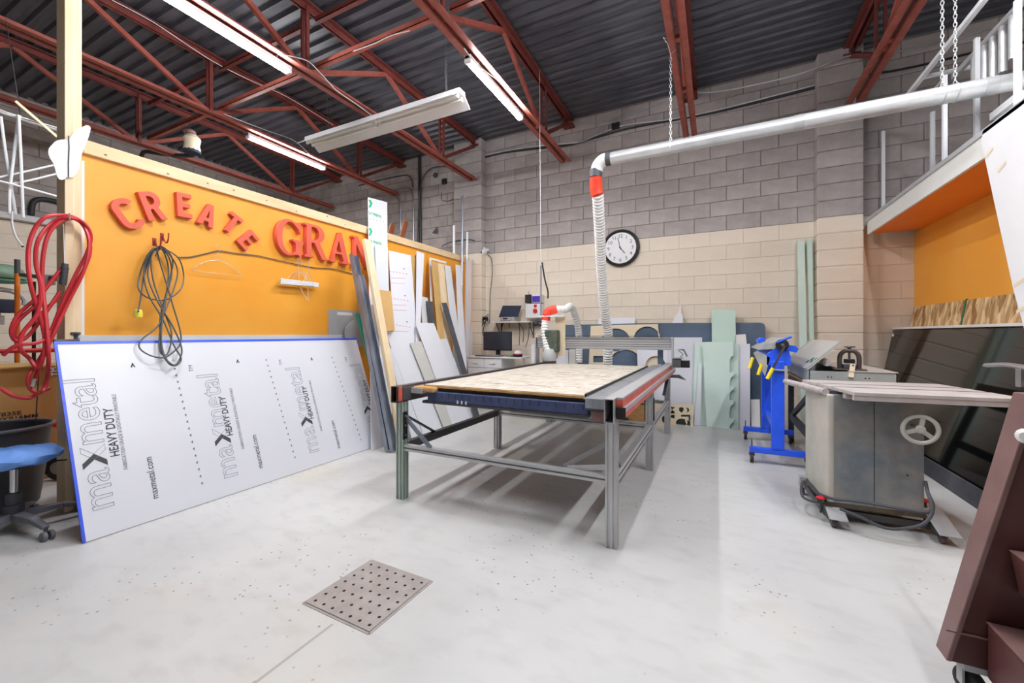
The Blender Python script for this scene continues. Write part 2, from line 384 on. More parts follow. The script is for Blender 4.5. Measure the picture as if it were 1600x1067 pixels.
# ------------------------------------------------------------------ bar joists
JX = [-7.42, -5.62, -3.85, -2.13, -.32, 1.455, 3.2, 4.95]; ZB, ZT = 3.93, 4.65; NODES = [5.25, 2.87, .49, -1.89, -4.2]
JLAB = ['roof joist closest to the left wall, above the orange partition', 'roof joist carrying the far left strip light, second from the left wall',
        'roof joist carrying the strip light over the orange partition', 'roof joist carrying the strip light near the picture centre',
        'roof joist from which the short duct chain hangs', 'roof joist meeting the right pilaster, above the duct',
        'roof joist over the loft pipes, right of the pilaster one', 'roof joist farthest right, over the loft']
JOISTS = []
for x, lab in zip(JX, JLAB):
    t = thing('roof_joist', 'red-brown '+lab, 'joist', (x, 0, ZB), 'roof joists')
    JOISTS.append(t); ye = 6.2 if x < 1 else 6.1
    if PIL2[0]-.1 < x < PIL2[1]+.1: ye = 6.12
    for s in (-1, 1):                                  # a pair of angles back to back
        b = MB(); b.box(x+s*.024, x+s*.088, YF+.1, ye, ZB, ZB+.008) if s > 0 else b.box(x-.088, x-.024, YF+.1, ye, ZB, ZB+.008)
        b.box(x+s*.024-.004, x+s*.024+.004, YF+.1, ye, ZB, ZB+.062); b.build('bottom_chord', 'joist', t)
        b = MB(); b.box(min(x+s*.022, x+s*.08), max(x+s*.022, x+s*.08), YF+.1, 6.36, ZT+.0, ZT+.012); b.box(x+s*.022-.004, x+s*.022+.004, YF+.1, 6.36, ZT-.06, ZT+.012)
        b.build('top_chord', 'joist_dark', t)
    for i, yn in enumerate(NODES):
        for s in (-1, 1):
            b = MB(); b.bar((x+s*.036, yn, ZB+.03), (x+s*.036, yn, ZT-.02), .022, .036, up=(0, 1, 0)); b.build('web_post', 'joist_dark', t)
        ym = yn-1.19
        if i < len(NODES)-1:
            b = MB(); b.bar((x, yn-.06, ZB+.045), (x, ym, ZT-.05), .04, .05); b.build('web_diagonal', 'joist', t)
            b = MB(); b.bar((x, NODES[i+1]+.06, ZB+.045), (x, ym, ZT-.05), .04, .05); b.build('web_diagonal', 'joist', t)
    b = MB(); b.bar((x, 5.28, ZB+.05), (x, 6.25, ZT-.08), .04, .05); b.build('end_diagonal', 'joist_dark', t)
    b = MB(); b.box(x-.085, x+.085, 6.2, 6.379, ZT-.11, ZT-.075); b.box(x-.006, x+.006, 6.12, 6.36, ZT-.09, ZT); b.build('bearing_seat', 'joist_dark', t)
    for yy in (5.0, 4.1, 2.5, 1.3): b = MB(); b.box(x-.03, x+.03, yy-.03, yy+.03, ZB+.012, ZB+.05); b.build('spacer_plate', 'joist', t)
for i in range(len(JX)-1):                             # bridging between joists, bottom and top
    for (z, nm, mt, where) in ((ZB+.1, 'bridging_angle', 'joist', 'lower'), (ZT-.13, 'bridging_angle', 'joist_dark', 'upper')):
        b = MB(); x0, x1 = JX[i]+.05, JX[i+1]-.05; y = 2.95
        b.box(x0, x1, y, y+.05, z, z+.006); b.box(x0, x1, y, y+.006, z, z+.05)
        solo(b, nm, mt, '%s red-brown bridging angle spanning roof bay %s' % (where, ['beside the left wall', 'over the left end of the orange partition', 'left of the unlit fluorescent fixture',
             'right of the unlit fluorescent fixture', 'left of the long chains', 'above the loft railing', 'beyond the loft'][i]), 'bridging')

# ------------------------------------------------------------------ lit strip lights under the joists
SL = ['lit LED strip light cut by the top edge, above the orange partition', 'lit LED strip light over the far end of the orange partition, lowest of three', 'lit LED strip light right of the unlit fixture, above the clock']
for k, (j, y0) in enumerate(STRIPS):
    x = JX[j]-.03; z = ZB-.05; y1 = y0+1.22
    t = thing('strip_light', SL[k] if k < 3 else 'added LED fill light outside the picture, '+SLAB[k-3], 'light', (x, (y0+y1)/2, z), 'LED strip lights')
    b = MB(); b.box(x-.035, x+.035, y0, y1, z-.005, z+.035); b.build('housing', 'white', t, bev=.006)
    b = MB(); b.prism([(x-.032, y0+.03, z-.006), (x-.024, y0+.03, z-.034), (x+.024, y0+.03, z-.034), (x+.032, y0+.03, z-.006)], (0, 1.16, 0)); b.build('diffuser', 'led', t)
    for yy in (y0, y1-.03):
        b = MB(); b.box(x-.036, x+.036, yy, yy+.03, z-.037, z+.036); b.build('end_cap', 'white', t, bev=.006)
    for yy in (y0+.16, y1-.16):
        b = MB(); b.tube([(x+.03, yy, z+.03), (x+.045, yy, ZB+.005), (x-.03, yy+.01, ZB+.012)], .003, 6); b.build('hanger_wire', 'galv', t)

# ------------------------------------------------------------------ unlit fluorescent fixture
Yf = 3.64; pl = PY(482, 222, Yf); pr = PY(722, 156, Yf)
zf = (pl.z+pr.z)/2; t = thing('fluorescent_fixture', 'unlit white two-tube fluorescent fixture with reflector hanging on wires', 'light', ((pl.x+pr.x)/2, Yf, zf))
b = MB()
b.prism([(pl.x, Yf-.06, zf+.03), (pl.x, Yf+.06, zf+.03), (pl.x, Yf+.055, zf+.075), (pl.x, Yf-.055, zf+.075)], (pr.x-pl.x, 0, 0)); b.build('housing', 'white', t)
for s in (-1, 1):
    b = MB(); b.prism([(pl.x, Yf+s*.05, zf+.032), (pl.x, Yf+s*.16, zf-.055), (pl.x, Yf+s*.162, zf-.05), (pl.x, Yf+s*.05, zf+.038)], (pr.x-pl.x, 0, 0)); b.build('reflector', 'white', t)
    for a, c in ((0, .5), (.5, 1)):
        xa = pl.x+(pr.x-pl.x)*a+.03; xb = pl.x+(pr.x-pl.x)*c-.03
        b = MB(); b.cyl((xa, Yf+s*.04, zf-.005), (xb, Yf+s*.04, zf-.005), .0135, 10); b.build('tube', 'offwhite', t, smooth=True)
        for xx in (xa, xb):
            b = MB(); b.box(xx-.008, xx+.008, Yf+s*.04-.012, Yf+s*.04+.012, zf-.02, zf+.032); b.build('lamp_holder', 'offwhite', t)
for xx in (pl.x+.38, pr.x-.22):
    b = MB(); b.tube([(xx, Yf+.03, zf+.07), (xx, Yf+.03, ZC)], .003, 6); b.tube([(xx+.03, Yf-.03, zf+.07), (xx+.01, Yf-.03, ZC)], .003, 6); b.build('hanger_wire', 'dark_grey', t)
# ================================================================== orange partition
XP = -3.97                                              # orange face
yP0 = PX(112, 300, XP).y; yP1 = 6.2; ZPT = 2.47
pw = struct(bpy.data.objects.new('wall_partition', None)); COL.objects.link(pw); pw.location = (XP-.06, (yP0+yP1)/2, 0)
b = MB(); b.box(XP-.02, XP, yP0+.05, yP1, .0, ZPT); b.build('panel', 'orange', pw)
b = MB(); b.box(XP-.09, XP+.03, yP0+.05, yP1, ZPT, ZPT+.095); tp = struct(b.build('trim_3', 'pine_h', bev=.004))
b = MB()
for k in range(16):
    yy = yP0+.2+k*.31+random.uniform(-.1, .1); c = V((XP+.0305, yy, ZPT+random.uniform(.02, .08)))
    b.prism(circ(c, .009, 8, (0, 1, 0), (0, 0, 1), .006), (.001, 0, 0))
b.build('knots', 'knot', tp, kind='stuff')
b = MB(); b.box(XP-.1, XP+.04, yP0-.045, yP0+.0, 0, 4.0); struct(b.build('trim_4', 'pine', bev=.004))
b = MB(); b.box(XP-.1, XP+.02, yP0+.0, yP0+.045, 0, 4.0); struct(b.build('trim_5', 'pine', bev=.004))
b = MB(); b.box(XP+.0, XP+.006, yP0+.046, yP0+.062, .3, ZPT-.05); struct(b.build('trim_6', 'white'))
b = MB(); b.box(XP-.09, XP-.02, yP0+.05, yP1, 0, .04); b.build('sole_plate', 'pine_h', pw)
for k in range(8):
    b = MB(); yy = yP0+.6+k*.6; b.box(XP-.09, XP-.021, yy, yy+.038, .04, ZPT); b.build('stud', 'pine', pw)

# ------------------------------------------------------------------ letters on the partition
def arcpts(cx, cy, r, a0, a1, n=14, ry=None):
    ry = r if ry is None else ry
    return [(cx+r*math.cos(math.radians(a0+(a1-a0)*i/n)), cy+ry*math.sin(math.radians(a0+(a1-a0)*i/n))) for i in range(n+1)]
def L_C():     # condensed sans, unit height, width ~.58
    o = arcpts(.29, .71, .29, 20, 180, 10)+arcpts(.29, .29, .29, 180, 340, 10)
    i = arcpts(.29, .30, .13, 340, 180, 8)+arcpts(.29, .70, .13, 180, 20, 8)
    return o+i, []
def L_E(): return [(0,0),(.5,0),(.5,.17),(.18,.17),(.18,.42),(.44,.42),(.44,.58),(.18,.58),(.18,.83),(.5,.83),(.5,1),(0,1)], []
def L_R():
    o = [(0,0),(.18,0),(.18,.4),(.26,.4),(.4,0),(.59,0),(.43,.43)]+arcpts(.3, .7, .26, -60, 90, 10, .3)+[(0,1)]
    return o, [[(.18,.55),(.27,.55)]+arcpts(.27, .7, .11, -90, 90, 6, .14)[1:-1]+[(.27,.85),(.18,.85)]]
def L_A(): return [(0,0),(.18,0),(.22,.2),(.38,.2),(.42,0),(.6,0),(.4,1),(.2,1)], [[(.25,.36),(.35,.36),(.3,.74)]]
def L_T(): return [(.2,0),(.38,0),(.38,.83),(.58,.83),(.58,1),(0,1),(0,.83),(.2,.83)], []
def S_G():
    o = arcpts(.42, .5, .42, 42, 318, 22, .5)+[(.74,.2),(.74,.38),(.62,.42),(.62,.47),(1.0,.47),(1.0,.42),(.92,.38),(.92,.06),(.88,0.0)]
    # outer runs round the bowl, inner comes back
    outer = [(.86,1.0),(.8,.94)]+arcpts(.44, .5, .44, 68, 292, 20, .5)+[(.78,.06),(.84,.0),(.88,0),(.9,.06),(.9,.38),(.98,.42),(.98,.47),(.58,.47),(.58,.42),(.68,.38),(.68,.14)]
    inner = arcpts(.5, .5, .3, 290, 62, 18, .44)
    return outer+inner+[(.78,.78),(.84,.66),(.89,.66)], []
def S_R():
    o = [(0,0),(.36,0),(.36,.05),(.28,.08),(.28,.46),(.4,.46),(.68,.06),(.72,0),(.98,0),(.98,.05),(.9,.08),(.62,.48)]+arcpts(.5, .74, .33, -55, 90, 10, .26)+[(0,1),(0,.95),(.08,.92),(.08,.08),(0,.05)]
    return o, [[(.28,.54),(.4,.54)]+arcpts(.42, .74, .17, -80, 80, 8, .19)+[(.4,.93),(.28,.93)]]
def S_A():
    return [(0,0),(.28,0),(.28,.05),(.19,.08),(.26,.28),(.58,.28),(.66,.08),(.56,.05),(.56,0),(.98,0),(.98,.05),(.9,.08),(.56,1),(.46,1),(.1,.08),(0,.05)], [[(.29,.36),(.55,.36),(.42,.74)]]
def S_N():
    return [(0,0),(.28,0),(.28,.05),(.18,.08),(.18,.76),(.78,0),(.88,0),(.88,.92),(.98,.95),(.98,1),(.68,1),(.68,.95),(.78,.92),(.78,.3),(.26,1),(0,1),(0,.95),(.08,.92),(.08,.08),(0,.05)], []
def letter(fn, u, v, h, wid, ang, label, th=.045):
    c = PX(u, v, XP); a = math.radians(ang); R = V((0, math.cos(a), math.sin(a))); U = V((0, -math.sin(a), math.cos(a)))
    o, hs = fn(); wmax = max(p[0] for p in o); k = wid/wmax
    f = lambda p: c+V((.001, 0, 0))+R*(p[0]-wmax/2)*k+U*(p[1]-.5)*h
    b = MB(); b.shape([f(p) for p in o], [[f(p) for p in q] for q in hs], (th, 0, 0))
    return tag(b.build('sign_letter', 'salmon', loc=tuple(c)), label, 'letter', 'red letters on the orange partition')
letter(L_C, 196, 335, .225, .145, 34, 'red block letter C, first of the arched word on the orange wall')
letter(L_R, 235, 323, .215, .13, 19, 'red block letter R tilted left in the arched word')
letter(L_E, 284, 322, .195, .105, 3, 'upright red block letter E at the top of the arch')
letter(L_A, 321, 337, .195, .125, -14, 'red sans letter A in the arched word')
letter(L_T, 359, 350, .185, .12, -30, 'red block letter T in the arched word')
letter(L_E, 384, 376, .185, .115, -44, 'red block letter E tilted right, last of the arch')
letter(S_G, 448, 372, .37, .3, 0, 'large red serif letter G', .06)
letter(S_R, 489, 379, .36, .29, 0, 'large red serif letter R beside the large G', .06)
letter(S_A, 526, 388, .355, .28, 0, 'large red serif letter A', .06)
letter(S_N, 560, 395, .36, .28, 0, 'large red serif letter N half behind steel channels', .06)

# ------------------------------------------------------------------ white cut-out on the post
c0 = [(81,226),(76,232),(75,240),(78,248),(83,256),(86,266),(89,276),(94,281),(101,280),(104,277),(113,277),(120,270),(124,260),(126,245),(130,235),(137,217),(141,203),(140,198),(135,196),(127,199),(118,204),(112,210),(108,217),(100,218),(91,219),(85,222)]
b = MB(); pts = smoothpath([PX(u, v, XP+.05) for u, v in c0], 3, True); b.prism(pts, (.006, 0, 0))
o = solo(b, 'plastic_cutout', 'white', 'white butterfly-shaped plastic cut-out wired to the wooden post', 'cutout')
b = MB(); b.tube([PX(107, 212, XP+.057), PX(108, 230, XP+.059), PX(107, 255, XP+.059), PX(107, 277, XP+.057)], .0035, 6); b.build('tie_wire', 'dark_grey', o)

# ------------------------------------------------------------------ hooks, extension cord
def hook(u, v, label):
    p = PX(u, v, XP); b = MB(); b.tube(smoothpath([p+V((0, 0, .06)), p+V((.03, 0, .03)), p+V((.06, 0, .0)), p+V((.085, 0, .0)), p+V((.1, 0, .03)), p+V((.102, 0, .07))], 4), .005, 6)
    b.box(p.x, p.x+.004, p.y-.012, p.y+.012, p.z+.02, p.z+.08); return solo(b, 'wall_hook', 'dark_red', label, 'hook', 'red wall hooks')
hook(241, 388, 'red wall hook left over the grey cord'); hook(253, 380, 'red wall hook right over the grey cord')
def coil(pl, X0, r, name, m, label, cat, jitter=.006, n=8, sides=8, lift=0.):
    pts = [PX(u, v, X0+random.uniform(0, jitter)*6+lift*max(0, v-430)/140) for u, v in pl]
    b = MB(); b.tube(smoothpath(pts, n), r, sides); return solo(b, name, m, label, cat, smooth=True)
cord = [(216,487),(219,470),(225,430),(236,397),(247,387),(258,398),(263,430),(252,500),(222,530),(219,545),(240,557),(262,556),(283,530),(268,470),(250,410),(243,388),(230,400),(218,430),(217,452),(233,466),(260,468),(282,452),(287,430),(280,405),(262,391),
        (248,386),(234,396),(225,425),(232,460),(255,500),(272,540),(283,560),(275,571),(262,566),(252,540),(256,480),(268,430),(264,402),(250,388),(238,397),(231,430),(246,470),(270,510),(284,545),(278,566),(268,569),(255,550),(250,500),(262,450),(270,410),(262,392),(248,385),(236,400),(240,440),(256,485),(268,520),(262,552),(250,548),(252,505),(272,450),(277,420),(262,394),(250,389),(243,400)]
XC = XP+.05
o = coil(cord, XC, .0052, 'extension_cord', 'cord', 'coiled dark grey extension cord with yellow plug hanging on orange wall', 'cord', lift=.36)
p = PX(216, 490, XC+.13); b = MB(); b.lathe(p+V((0, 0, -.03)), [(.012, 0), (.024, .004), (.026, .03), (.022, .055), (.012, .062)], 12); b.build('plug', 'lime', o, smooth=True)
# cable along the wall, hangers
run = [(277,402),(300,401),(335,393),(345,392),(370,396),(400,399),(415,402),(450,410),(490,418),(520,420),(552,428)]
b = MB(); b.tube(smoothpath([PX(u, v, XP+.012) for u, v in run], 4), .005, 6); solo(b, 'wall_cable', 'cord', 'thin dark cable strung across the orange wall below the letters', 'cable')
def hanger(u, v, wid, drop, ang, label, X=XP+.03, m='galv'):
    p = PX(u, v, X); a = math.radians(ang); R = V((.25*math.sin(a), math.cos(a), 0)); Z = V((0, 0, 1))
    f = lambda s, z: p+R*s*wid+Z*z
    hk = [f(-.05, .0), f(-.06, .03), f(-.02, .05), f(.03, .035), f(.02, .0), f(0, -.03), f(0, -.08)]
    b = MB(); b.tube(smoothpath(hk, 4), .0022, 5); b.tube(smoothpath([f(0, -.08), f(-.25, -.11), f(-.5, -.08-drop), f(-.45, -.1-drop), f(0, -.1-drop), f(.45, -.1-drop), f(.5, -.08-drop), f(.25, -.11), f(0, -.08)], 4), .0022, 5)
    return solo(b, 'coat_hanger', m, label, 'hanger', 'wire coat hangers on the cable')
hanger(341, 392, .38, .1, 0, 'single wire coat hanger hanging alone beside the coiled cord')
hanger(466, 412, .24, .09, 20, 'wire hanger in the bunch below letter G, front one', XP+.05)
hanger(470, 412, .22, .1, 35, 'wire hanger in the bunch below letter G, rear one', XP+.035)
hanger(482, 416, .16, .1, -30, 'wire hanger swung outward from the bunch under letter R', XP+.1)
b = MB()
for k in range(4): b.cyl(PX(438, 436+k*2.2, XP+.06+k*.004), PX(497, 443+k*1.6, XP+.06+k*.004), .008, 8)
solo(b, 'hanger_tubes', 'greywhite', 'bundle of white cardboard trouser tubes on the bunched hangers', 'tube')
b = MB()
for q in ([(466,425),(470,450),(480,468)], [(476,425),(480,445),(482,470)]): b.tube(smoothpath([PX(u, v, XP+.055) for u, v in q], 4), .0025, 5)
solo(b, 'loose_wire', 'offwhite', 'pale loose wires dangling below the bunched hangers', 'wire')

# ------------------------------------------------------------------ red air hose on the post
hose = [(5,555),(25,540),(60,535),(78,520),(95,480),(118,430),(136,395),(142,370),(135,352),(118,340),(95,336),(70,340),(52,362),(44,395),(47,440),(58,480),(68,515),(70,545),(60,575),(46,560),(32,545),(36,520),(58,490),(64,450),(56,410),(60,375),(82,348),(108,340),(130,352),(141,385),(134,415),(112,455),(92,500),(74,540),(56,570),(44,590),(48,608),(62,614),(72,598),(76,560),(72,500),(66,440),(68,395),(78,362),(100,344),(124,345),(139,375),(132,420),(105,475),(80,530),(66,560),(56,590),(54,596)]
o = coil(hose, XP+.075, .011, 'air_hose', 'red_hose', 'red rubber air hose coiled on the wooden post', 'hose', .012)
hose2 = [(96,420),(76,445),(62,462),(30,490),(18,515),(24,532),(40,528),(60,505),(94,455)]
b = MB(); b.tube(smoothpath([PX(u, v, XP+.05) for u, v in hose2], 6), .011, 8); b.build('hose_loop', 'red_hose', o, smooth=True)
hose3 = [(94,463),(70,485),(42,512),(30,526),(22,520),(30,500),(55,478),(66,470)]
b = MB(); b.tube(smoothpath([PX(u, v, XP+.04) for u, v in hose3], 6), .011, 8); b.build('hose_loop', 'red_hose', o, smooth=True)
hose4 = [(0,606),(20,618),(45,622),(60,614),(78,606)]
b = MB(); b.tube(smoothpath([PX(u, v, XP+.06) for u, v in hose4], 6), .011, 8); b.build('hose_loop', 'red_hose', o, smooth=True)
b = MB(); b.cyl(PX(54, 592, XP+.1), PX(50, 604, XP+.1), .009, 8); b.build('coupling', 'galv', o, smooth=True)
b = MB(); p0, p1 = PX(102, 412, XP+.06), PX(98, 445, XP+.06); b.cyl(p0, p1, .017, 10)
for k in range(8): q = p0.lerp(p1, .2+k*.1); b.lathe(q, [(.02, -.004), (.021, 0), (.02, .004)], 10)
solo(b, 'hose_reel_spring', 'dark_grey', 'grey spring strain relief on the post beside the red hose', 'fitting', smooth=True)
b = MB(); b.tube(smoothpath([PX(99, 350, XP+.05), PX(100, 380, XP+.05), PX(101, 412, XP+.06)], 4), .0025, 5); solo(b, 'hang_string', 'white', 'white string holding the grey spring on the post', 'string')
p = PX(104, 346, XP+.03); b = MB(); b.tube(smoothpath([p+V((0, .02, .01)), p+V((.06, 0, .0)), p+V((.12, -.02, -.01)), p+V((.15, -.03, .03))], 4), .005, 6); solo(b, 'wall_hook', 'galv', 'bent steel hook holding up the red air hose', 'hook')
b = MB(); p0 = PX(84, 534, XP+.03); b.cyl(p0, p0+V((0, .12, .005)), .018, 10); b.cyl(p0+V((0, .1, 0)), p0+V((0, .1, .05)), .014, 10); b.lathe(p0+V((0, .1, .05)), [(.03, 0), (.03, .012), (.01, .016)], 8)
solo(b, 'pipe_valve', 'dark_grey', 'dark grey pipe valve at the foot of the post behind the big sheet', 'valve', smooth=True)

# ------------------------------------------------------------------ big printed sheet
S = .36; XB = -3.25
bl, br = PZ(120, 842), PZ(612, 696); XB = (bl.x+br.x)/2; tl = PX(76, 541, -3.8)
xt = XB-.42; ht = 1.15
def SH(a, h, off=0.):           # a along the sheet (0..L), h up the sheet (0..1 of its width)
    L = br.y-bl.y; p = V((XB+(xt-XB)*h, bl.y+L*a, .004+ht*h)); return p+SN*off
SN = V((ht, 0, XB-xt)).normalized(); SN = V((SN.x, 0, abs(SN.z))); SUP = V((xt-XB, 0, ht)).normalized(); SR = V((0, 1, 0))
LS = br.y-bl.y; WS = math.hypot(ht, XB-xt)
t = thing('composite_sheet', 'large white printed aluminium composite sheet with blue film edge leaning on the orange wall', 'sheet', (XB, (bl.y+br.y)/2, 0))
b = MB(); b.hexa([SH(0, 0, 0), SH(1, 0, 0), SH(1, 0, -.006), SH(0, 0, -.006), SH(0, 1, 0), SH(1, 1, 0), SH(1, 1, -.006), SH(0, 1, -.006)]); b.build('panel', 'white_gloss', t)
b = MB(); e = .016
b.hexa([SH(-.004, .99, .002), SH(1.002, .99, .002), SH(1.002, .99, -.008), SH(-.004, .99, -.008), SH(-.004, 1.006, .002), SH(1.002, 1.006, .002), SH(1.002, 1.006, -.008), SH(-.004, 1.006, -.008)])
b.hexa([SH(-.004, .0, .0015), SH(.002, .0, .0015), SH(.002, .0, -.008), SH(-.004, .0, -.008), SH(-.004, .99, .0015), SH(.002, .99, .0015), SH(.002, .99, -.008), SH(-.004, .99, -.008)])
b.build('film_edge', 'blue_film', t)
def sheet_ab(u, v):
    n = SN; r = ray(u, v); p = EYE+r*((SH(0, 0)-EYE).dot(n)/r.dot(n)); return (p.y-bl.y)/LS, (p-SH(0, 0)).dot(SUP)/WS
def stext(body, size, u, v, m, outline=0., sx=1., name='print', bold=0.):
    a, h = sheet_ab(u, v); q = textmesh(body, size, SH(a, h, .0012), SUP, -SR, outline=outline, sx=sx, bold=bold); q.build(name, m, t, recalc=False)
# columns: (logo start px, heavy duty px, small print px, address px)
for lg, hd, sm, ad in (((179,792), (187,712), (200,733), (248,778)), ((372,744), (364,680), (382,701), (411,731)), ((499,706), (490,654), (504,673), (532,700)), ((592,681), (583,636), None, None)):
    stext('ma', .212, *lg, 'print_pale', outline=.0016, sx=1.0, name='print_logo')
    a, h = sheet_ab(*lg); k = .212
    hx = h+.262/WS; aa = lambda d: a-d/LS; hh = lambda d: hx+d/WS
    q = [SH(aa(.112), hh(0), .0014), SH(aa(.056), hh(.05), .0014), SH(a, hh(0), .0014), SH(a, hh(.035), .0014), SH(aa(.056), hh(.085), .0014), SH(aa(.112), hh(.035), .0014)]
    b = MB(); b.prism(q, SN*.0006); b.build('print_chevron', 'print_dark', t)
    q = [SH(aa(.112), hh(.135), .0014), SH(aa(.056), hh(.085), .0014), SH(a, hh(.135), .0014), SH(a, hh(.1), .0014), SH(aa(.056), hh(.05), .0014), SH(aa(.112), hh(.1), .0014)]
    b = MB(); b.tube(q, .0012, 4, closed=True); b.build('print_logo', 'print_pale', t)
    hx = h+.27/WS
    q = textmesh('metal', .212, SH(a, hx+.13/WS, .0012), SUP, -SR, outline=.0016, sx=.93); q.build('print_logo', 'print_pale', t, recalc=False)
    q = textmesh('TM', .04, SH(a-.16/LS, hx+.59/WS, .0012), SUP, -SR); q.build('print_mark', 'print_grey', t, recalc=False)
    stext('HEAVY DUTY', .064, *hd, 'print_dark', name='print_heading', bold=.001, sx=.82)
    if sm: stext('FABRICATION GRADE & DIGITALLY PRINTABLE', .029, *sm, 'print_grey', name='print_line', sx=.82)
    if ad: stext('maxmetal.com', .056, *ad, 'print_dark', name='print_address', sx=.85)
for (u0, v0, u1, v1) in ((273, 578, 316, 757), (416, 564, 461, 716), (519, 560, 564, 688)):
    b = MB()
    for k in range(18):
        f = k/17; a0, h0 = sheet_ab(u0, v0); a1, h1 = sheet_ab(u1, v1); a = a0+(a1-a0)*f; h = h0+(h1-h0)*f
        b.prism([SH(a-.007/LS, h+.008/WS, .0012), SH(a+.003/LS, h+.018/WS, .0012), SH(a+.008/LS, h+.012/WS, .0012), SH(a+.001/LS, h+.007/WS, .0012), SH(a+.008/LS, h-.004/WS, .0012)], SN*.0005)
    b.build('print_dashes', 'print_dark', t, kind='stuff')
for (u, v) in ((205, 574), (370, 567), (486, 563)):
    a, h = sheet_ab(u, v); b = MB(); b.bar(SH(a, h, .0012), SH(a+.012/LS, h+.03/WS, .0012), .008, .0006, up=SN); b.bar(SH(a+.02/LS, h, .0012), SH(a+.008/LS, h+.028/WS, .0012), .007, .0006, up=SN); b.build('print_arrow', 'print_dark', t)
# board behind it
b = MB(); p0, p1 = PX(128, 524, XP+.1), PX(545, 523, XP+.1)
b.hexa([(XP+.10, p0.y, .0), (XP+.10, p1.y, .0), (XP+.085, p1.y, 0), (XP+.085, p0.y, 0), (XP+.02, p0.y, 1.2), (XP+.02, p1.y, 1.2), (XP+.005, p1.y, 1.2), (XP+.005, p0.y, 1.2)])
solo(b, 'backing_board', 'greywhite', 'pale grey board standing behind the big printed sheet', 'board')
b = MB(); p0, p1 = PX(513, 483, XP), PX(560, 526, XP); b.box(XP, XP+.004, p0.y, p1.y, p1.z-.02, p0.z); o = solo(b, 'steel_plate', 'light_grey', 'flat grey steel plate fixed low on the orange wall', 'plate')
b = MB(); b.box(XP+.004, XP+.005, p0.y+.12, p0.y+.34, p0.z-.06, p0.z-.025); b.build('sticker', 'white', o)
# ================================================================== strips and sheets leaning between the big sheet and the pilaster
SLOPE = .28
def lean(name, label, cat, tlp, trp, brp, blp, k, m, th=.005, floor=True, xb=-3.22, group=None, hide=False):
    """quad given by photo corners on the plane X = xb + .014k - SLOPE z; its lower edge is carried on to the floor"""
    X0 = xb+.014*k; q = [PLX(*p, X0, SLOPE) for p in (tlp, trp, brp, blp)]
    if floor:
        for a, c in ((0, 3), (1, 2)):
            d = q[c]-q[a]; s = (q[a].z-.002)/max(.05, -d.z); e = q[a]+d*s; e.z = .002; q[c] = e
    n = V((1, 0, SLOPE)).normalized(); b = MB(); b.hexa([q[3], q[2], q[2]-n*th, q[3]-n*th, q[0], q[1], q[1]-n*th, q[0]-n*th])
    return solo(b, name, m, label, cat, group)
G = 'offcuts leaning on the orange partition'
o = lean('printed_strip', 'tall white strip with green arrows reaching above the orange partition', 'sheet', (575,308), (605,316), (606,460), (577,452), 2, 'white_sheet', group=G)
for (u, v) in ((578, 318), (578, 362)):           # green chevrons and lettering
    f = lambda du, dv: PLX(u+du, v+dv, -3.22+.028+.001, SLOPE)
    b = MB(); b.prism([f(-2, -6), f(1, -6), f(4, 0), f(1, 6), f(-2, 6), f(.5, 0)], (.0006, 0, 0)); b.build('print_chevron', 'print_green', o)
    p = f(-2, 16); r = V((0, 1, 0)); q = textmesh('LLY PRINTE', .056, p, r, V((-SLOPE, 0, 1)), sx=.78, bold=.0015); q.build('print_line', 'print_green', o, recalc=False)
    for j in range(5):
        b = MB(); c = PLX(579+j*5, 342+j*1.2+(v-318)*.0, -3.22+.029, SLOPE) if v == 318 else PLX(579+j*5, 387+j*1.2, -3.22+.029, SLOPE)
        b.box(c.x, c.x+.0006, c.y-.008, c.y+.008, c.z-.003, c.z+.003); b.build('print_dash', 'print_grey', o)
lean('white_strip', 'plain white strip below the green-printed one', 'sheet', (586,383), (606,386), (608,470), (590,470), 4, 'white_sheet2', group=G)
o = lean('printed_strip', 'white sheet with small red print leaning beside the cardboard piece', 'sheet', (607,391), (642,399), (655,560), (618,560), 3, 'white_sheet', group=G)
for vv, du in ((424, 0), (466, 2), (507, 5)):
    for j in range(6):
        c = PLX(610+du+j*5, vv+j*.8, -3.22+.043, SLOPE); b = MB(); b.box(c.x, c.x+.0006, c.y-.012, c.y+.012, c.z-.004, c.z+.004); b.build('print_dash', 'print_red', o)
    c = PLX(631+du, vv-4, -3.22+.043, SLOPE); b = MB(); b.box(c.x, c.x+.0006, c.y-.012, c.y+.012, c.z-.008, c.z+.008); b.build('print_mark', 'print_grey', o)
    for ww in (10, 18):
        q0, q1 = PLX(611+du, vv+ww, -3.22+.043, SLOPE), PLX(633+du, vv+ww+1, -3.22+.043, SLOPE); b = MB(); b.bar(q0, q1, .0006, .004); b.build('print_line', 'print_red', o)
lean('tan_strip', 'narrow tan fibreboard strip right of the red-printed sheet', 'board', (643,397), (651,399), (650,520), (645,520), 1, 'tan', group=G)
lean('white_strip', 'narrow white strip tapering down beside the tan fibreboard', 'sheet', (651,392), (663,396), (657,505), (650,505), 5, 'white_sheet', group=G)
lean('grey_white_sheet', 'short pale grey sheet behind the dark grey square', 'sheet', (658,463), (668,465), (673,505), (660,505), 2, 'greywhite', group=G)
lean('dark_sheet', 'dark grey square offcut left of the curved tan strip', 'sheet', (666,470), (676,471), (680,506), (670,505), 4, 'charcoal', group=G)
lean('white_sheet', 'white framed panel edge against the orange wall', 'sheet', (671,402), (698,409), (697,412), (672,405), 0, 'white', floor=False, group=G)
lean('white_strip', 'slim white upright of the framed panel', 'sheet', (671,402), (674,403), (676,480), (673,480), 0, 'white', group=G)
lean('tan_strip', 'curved tan strip in the middle of the offcuts', 'board', (674,408), (684,410), (694,530), (685,530), 6, 'tan', group=G)
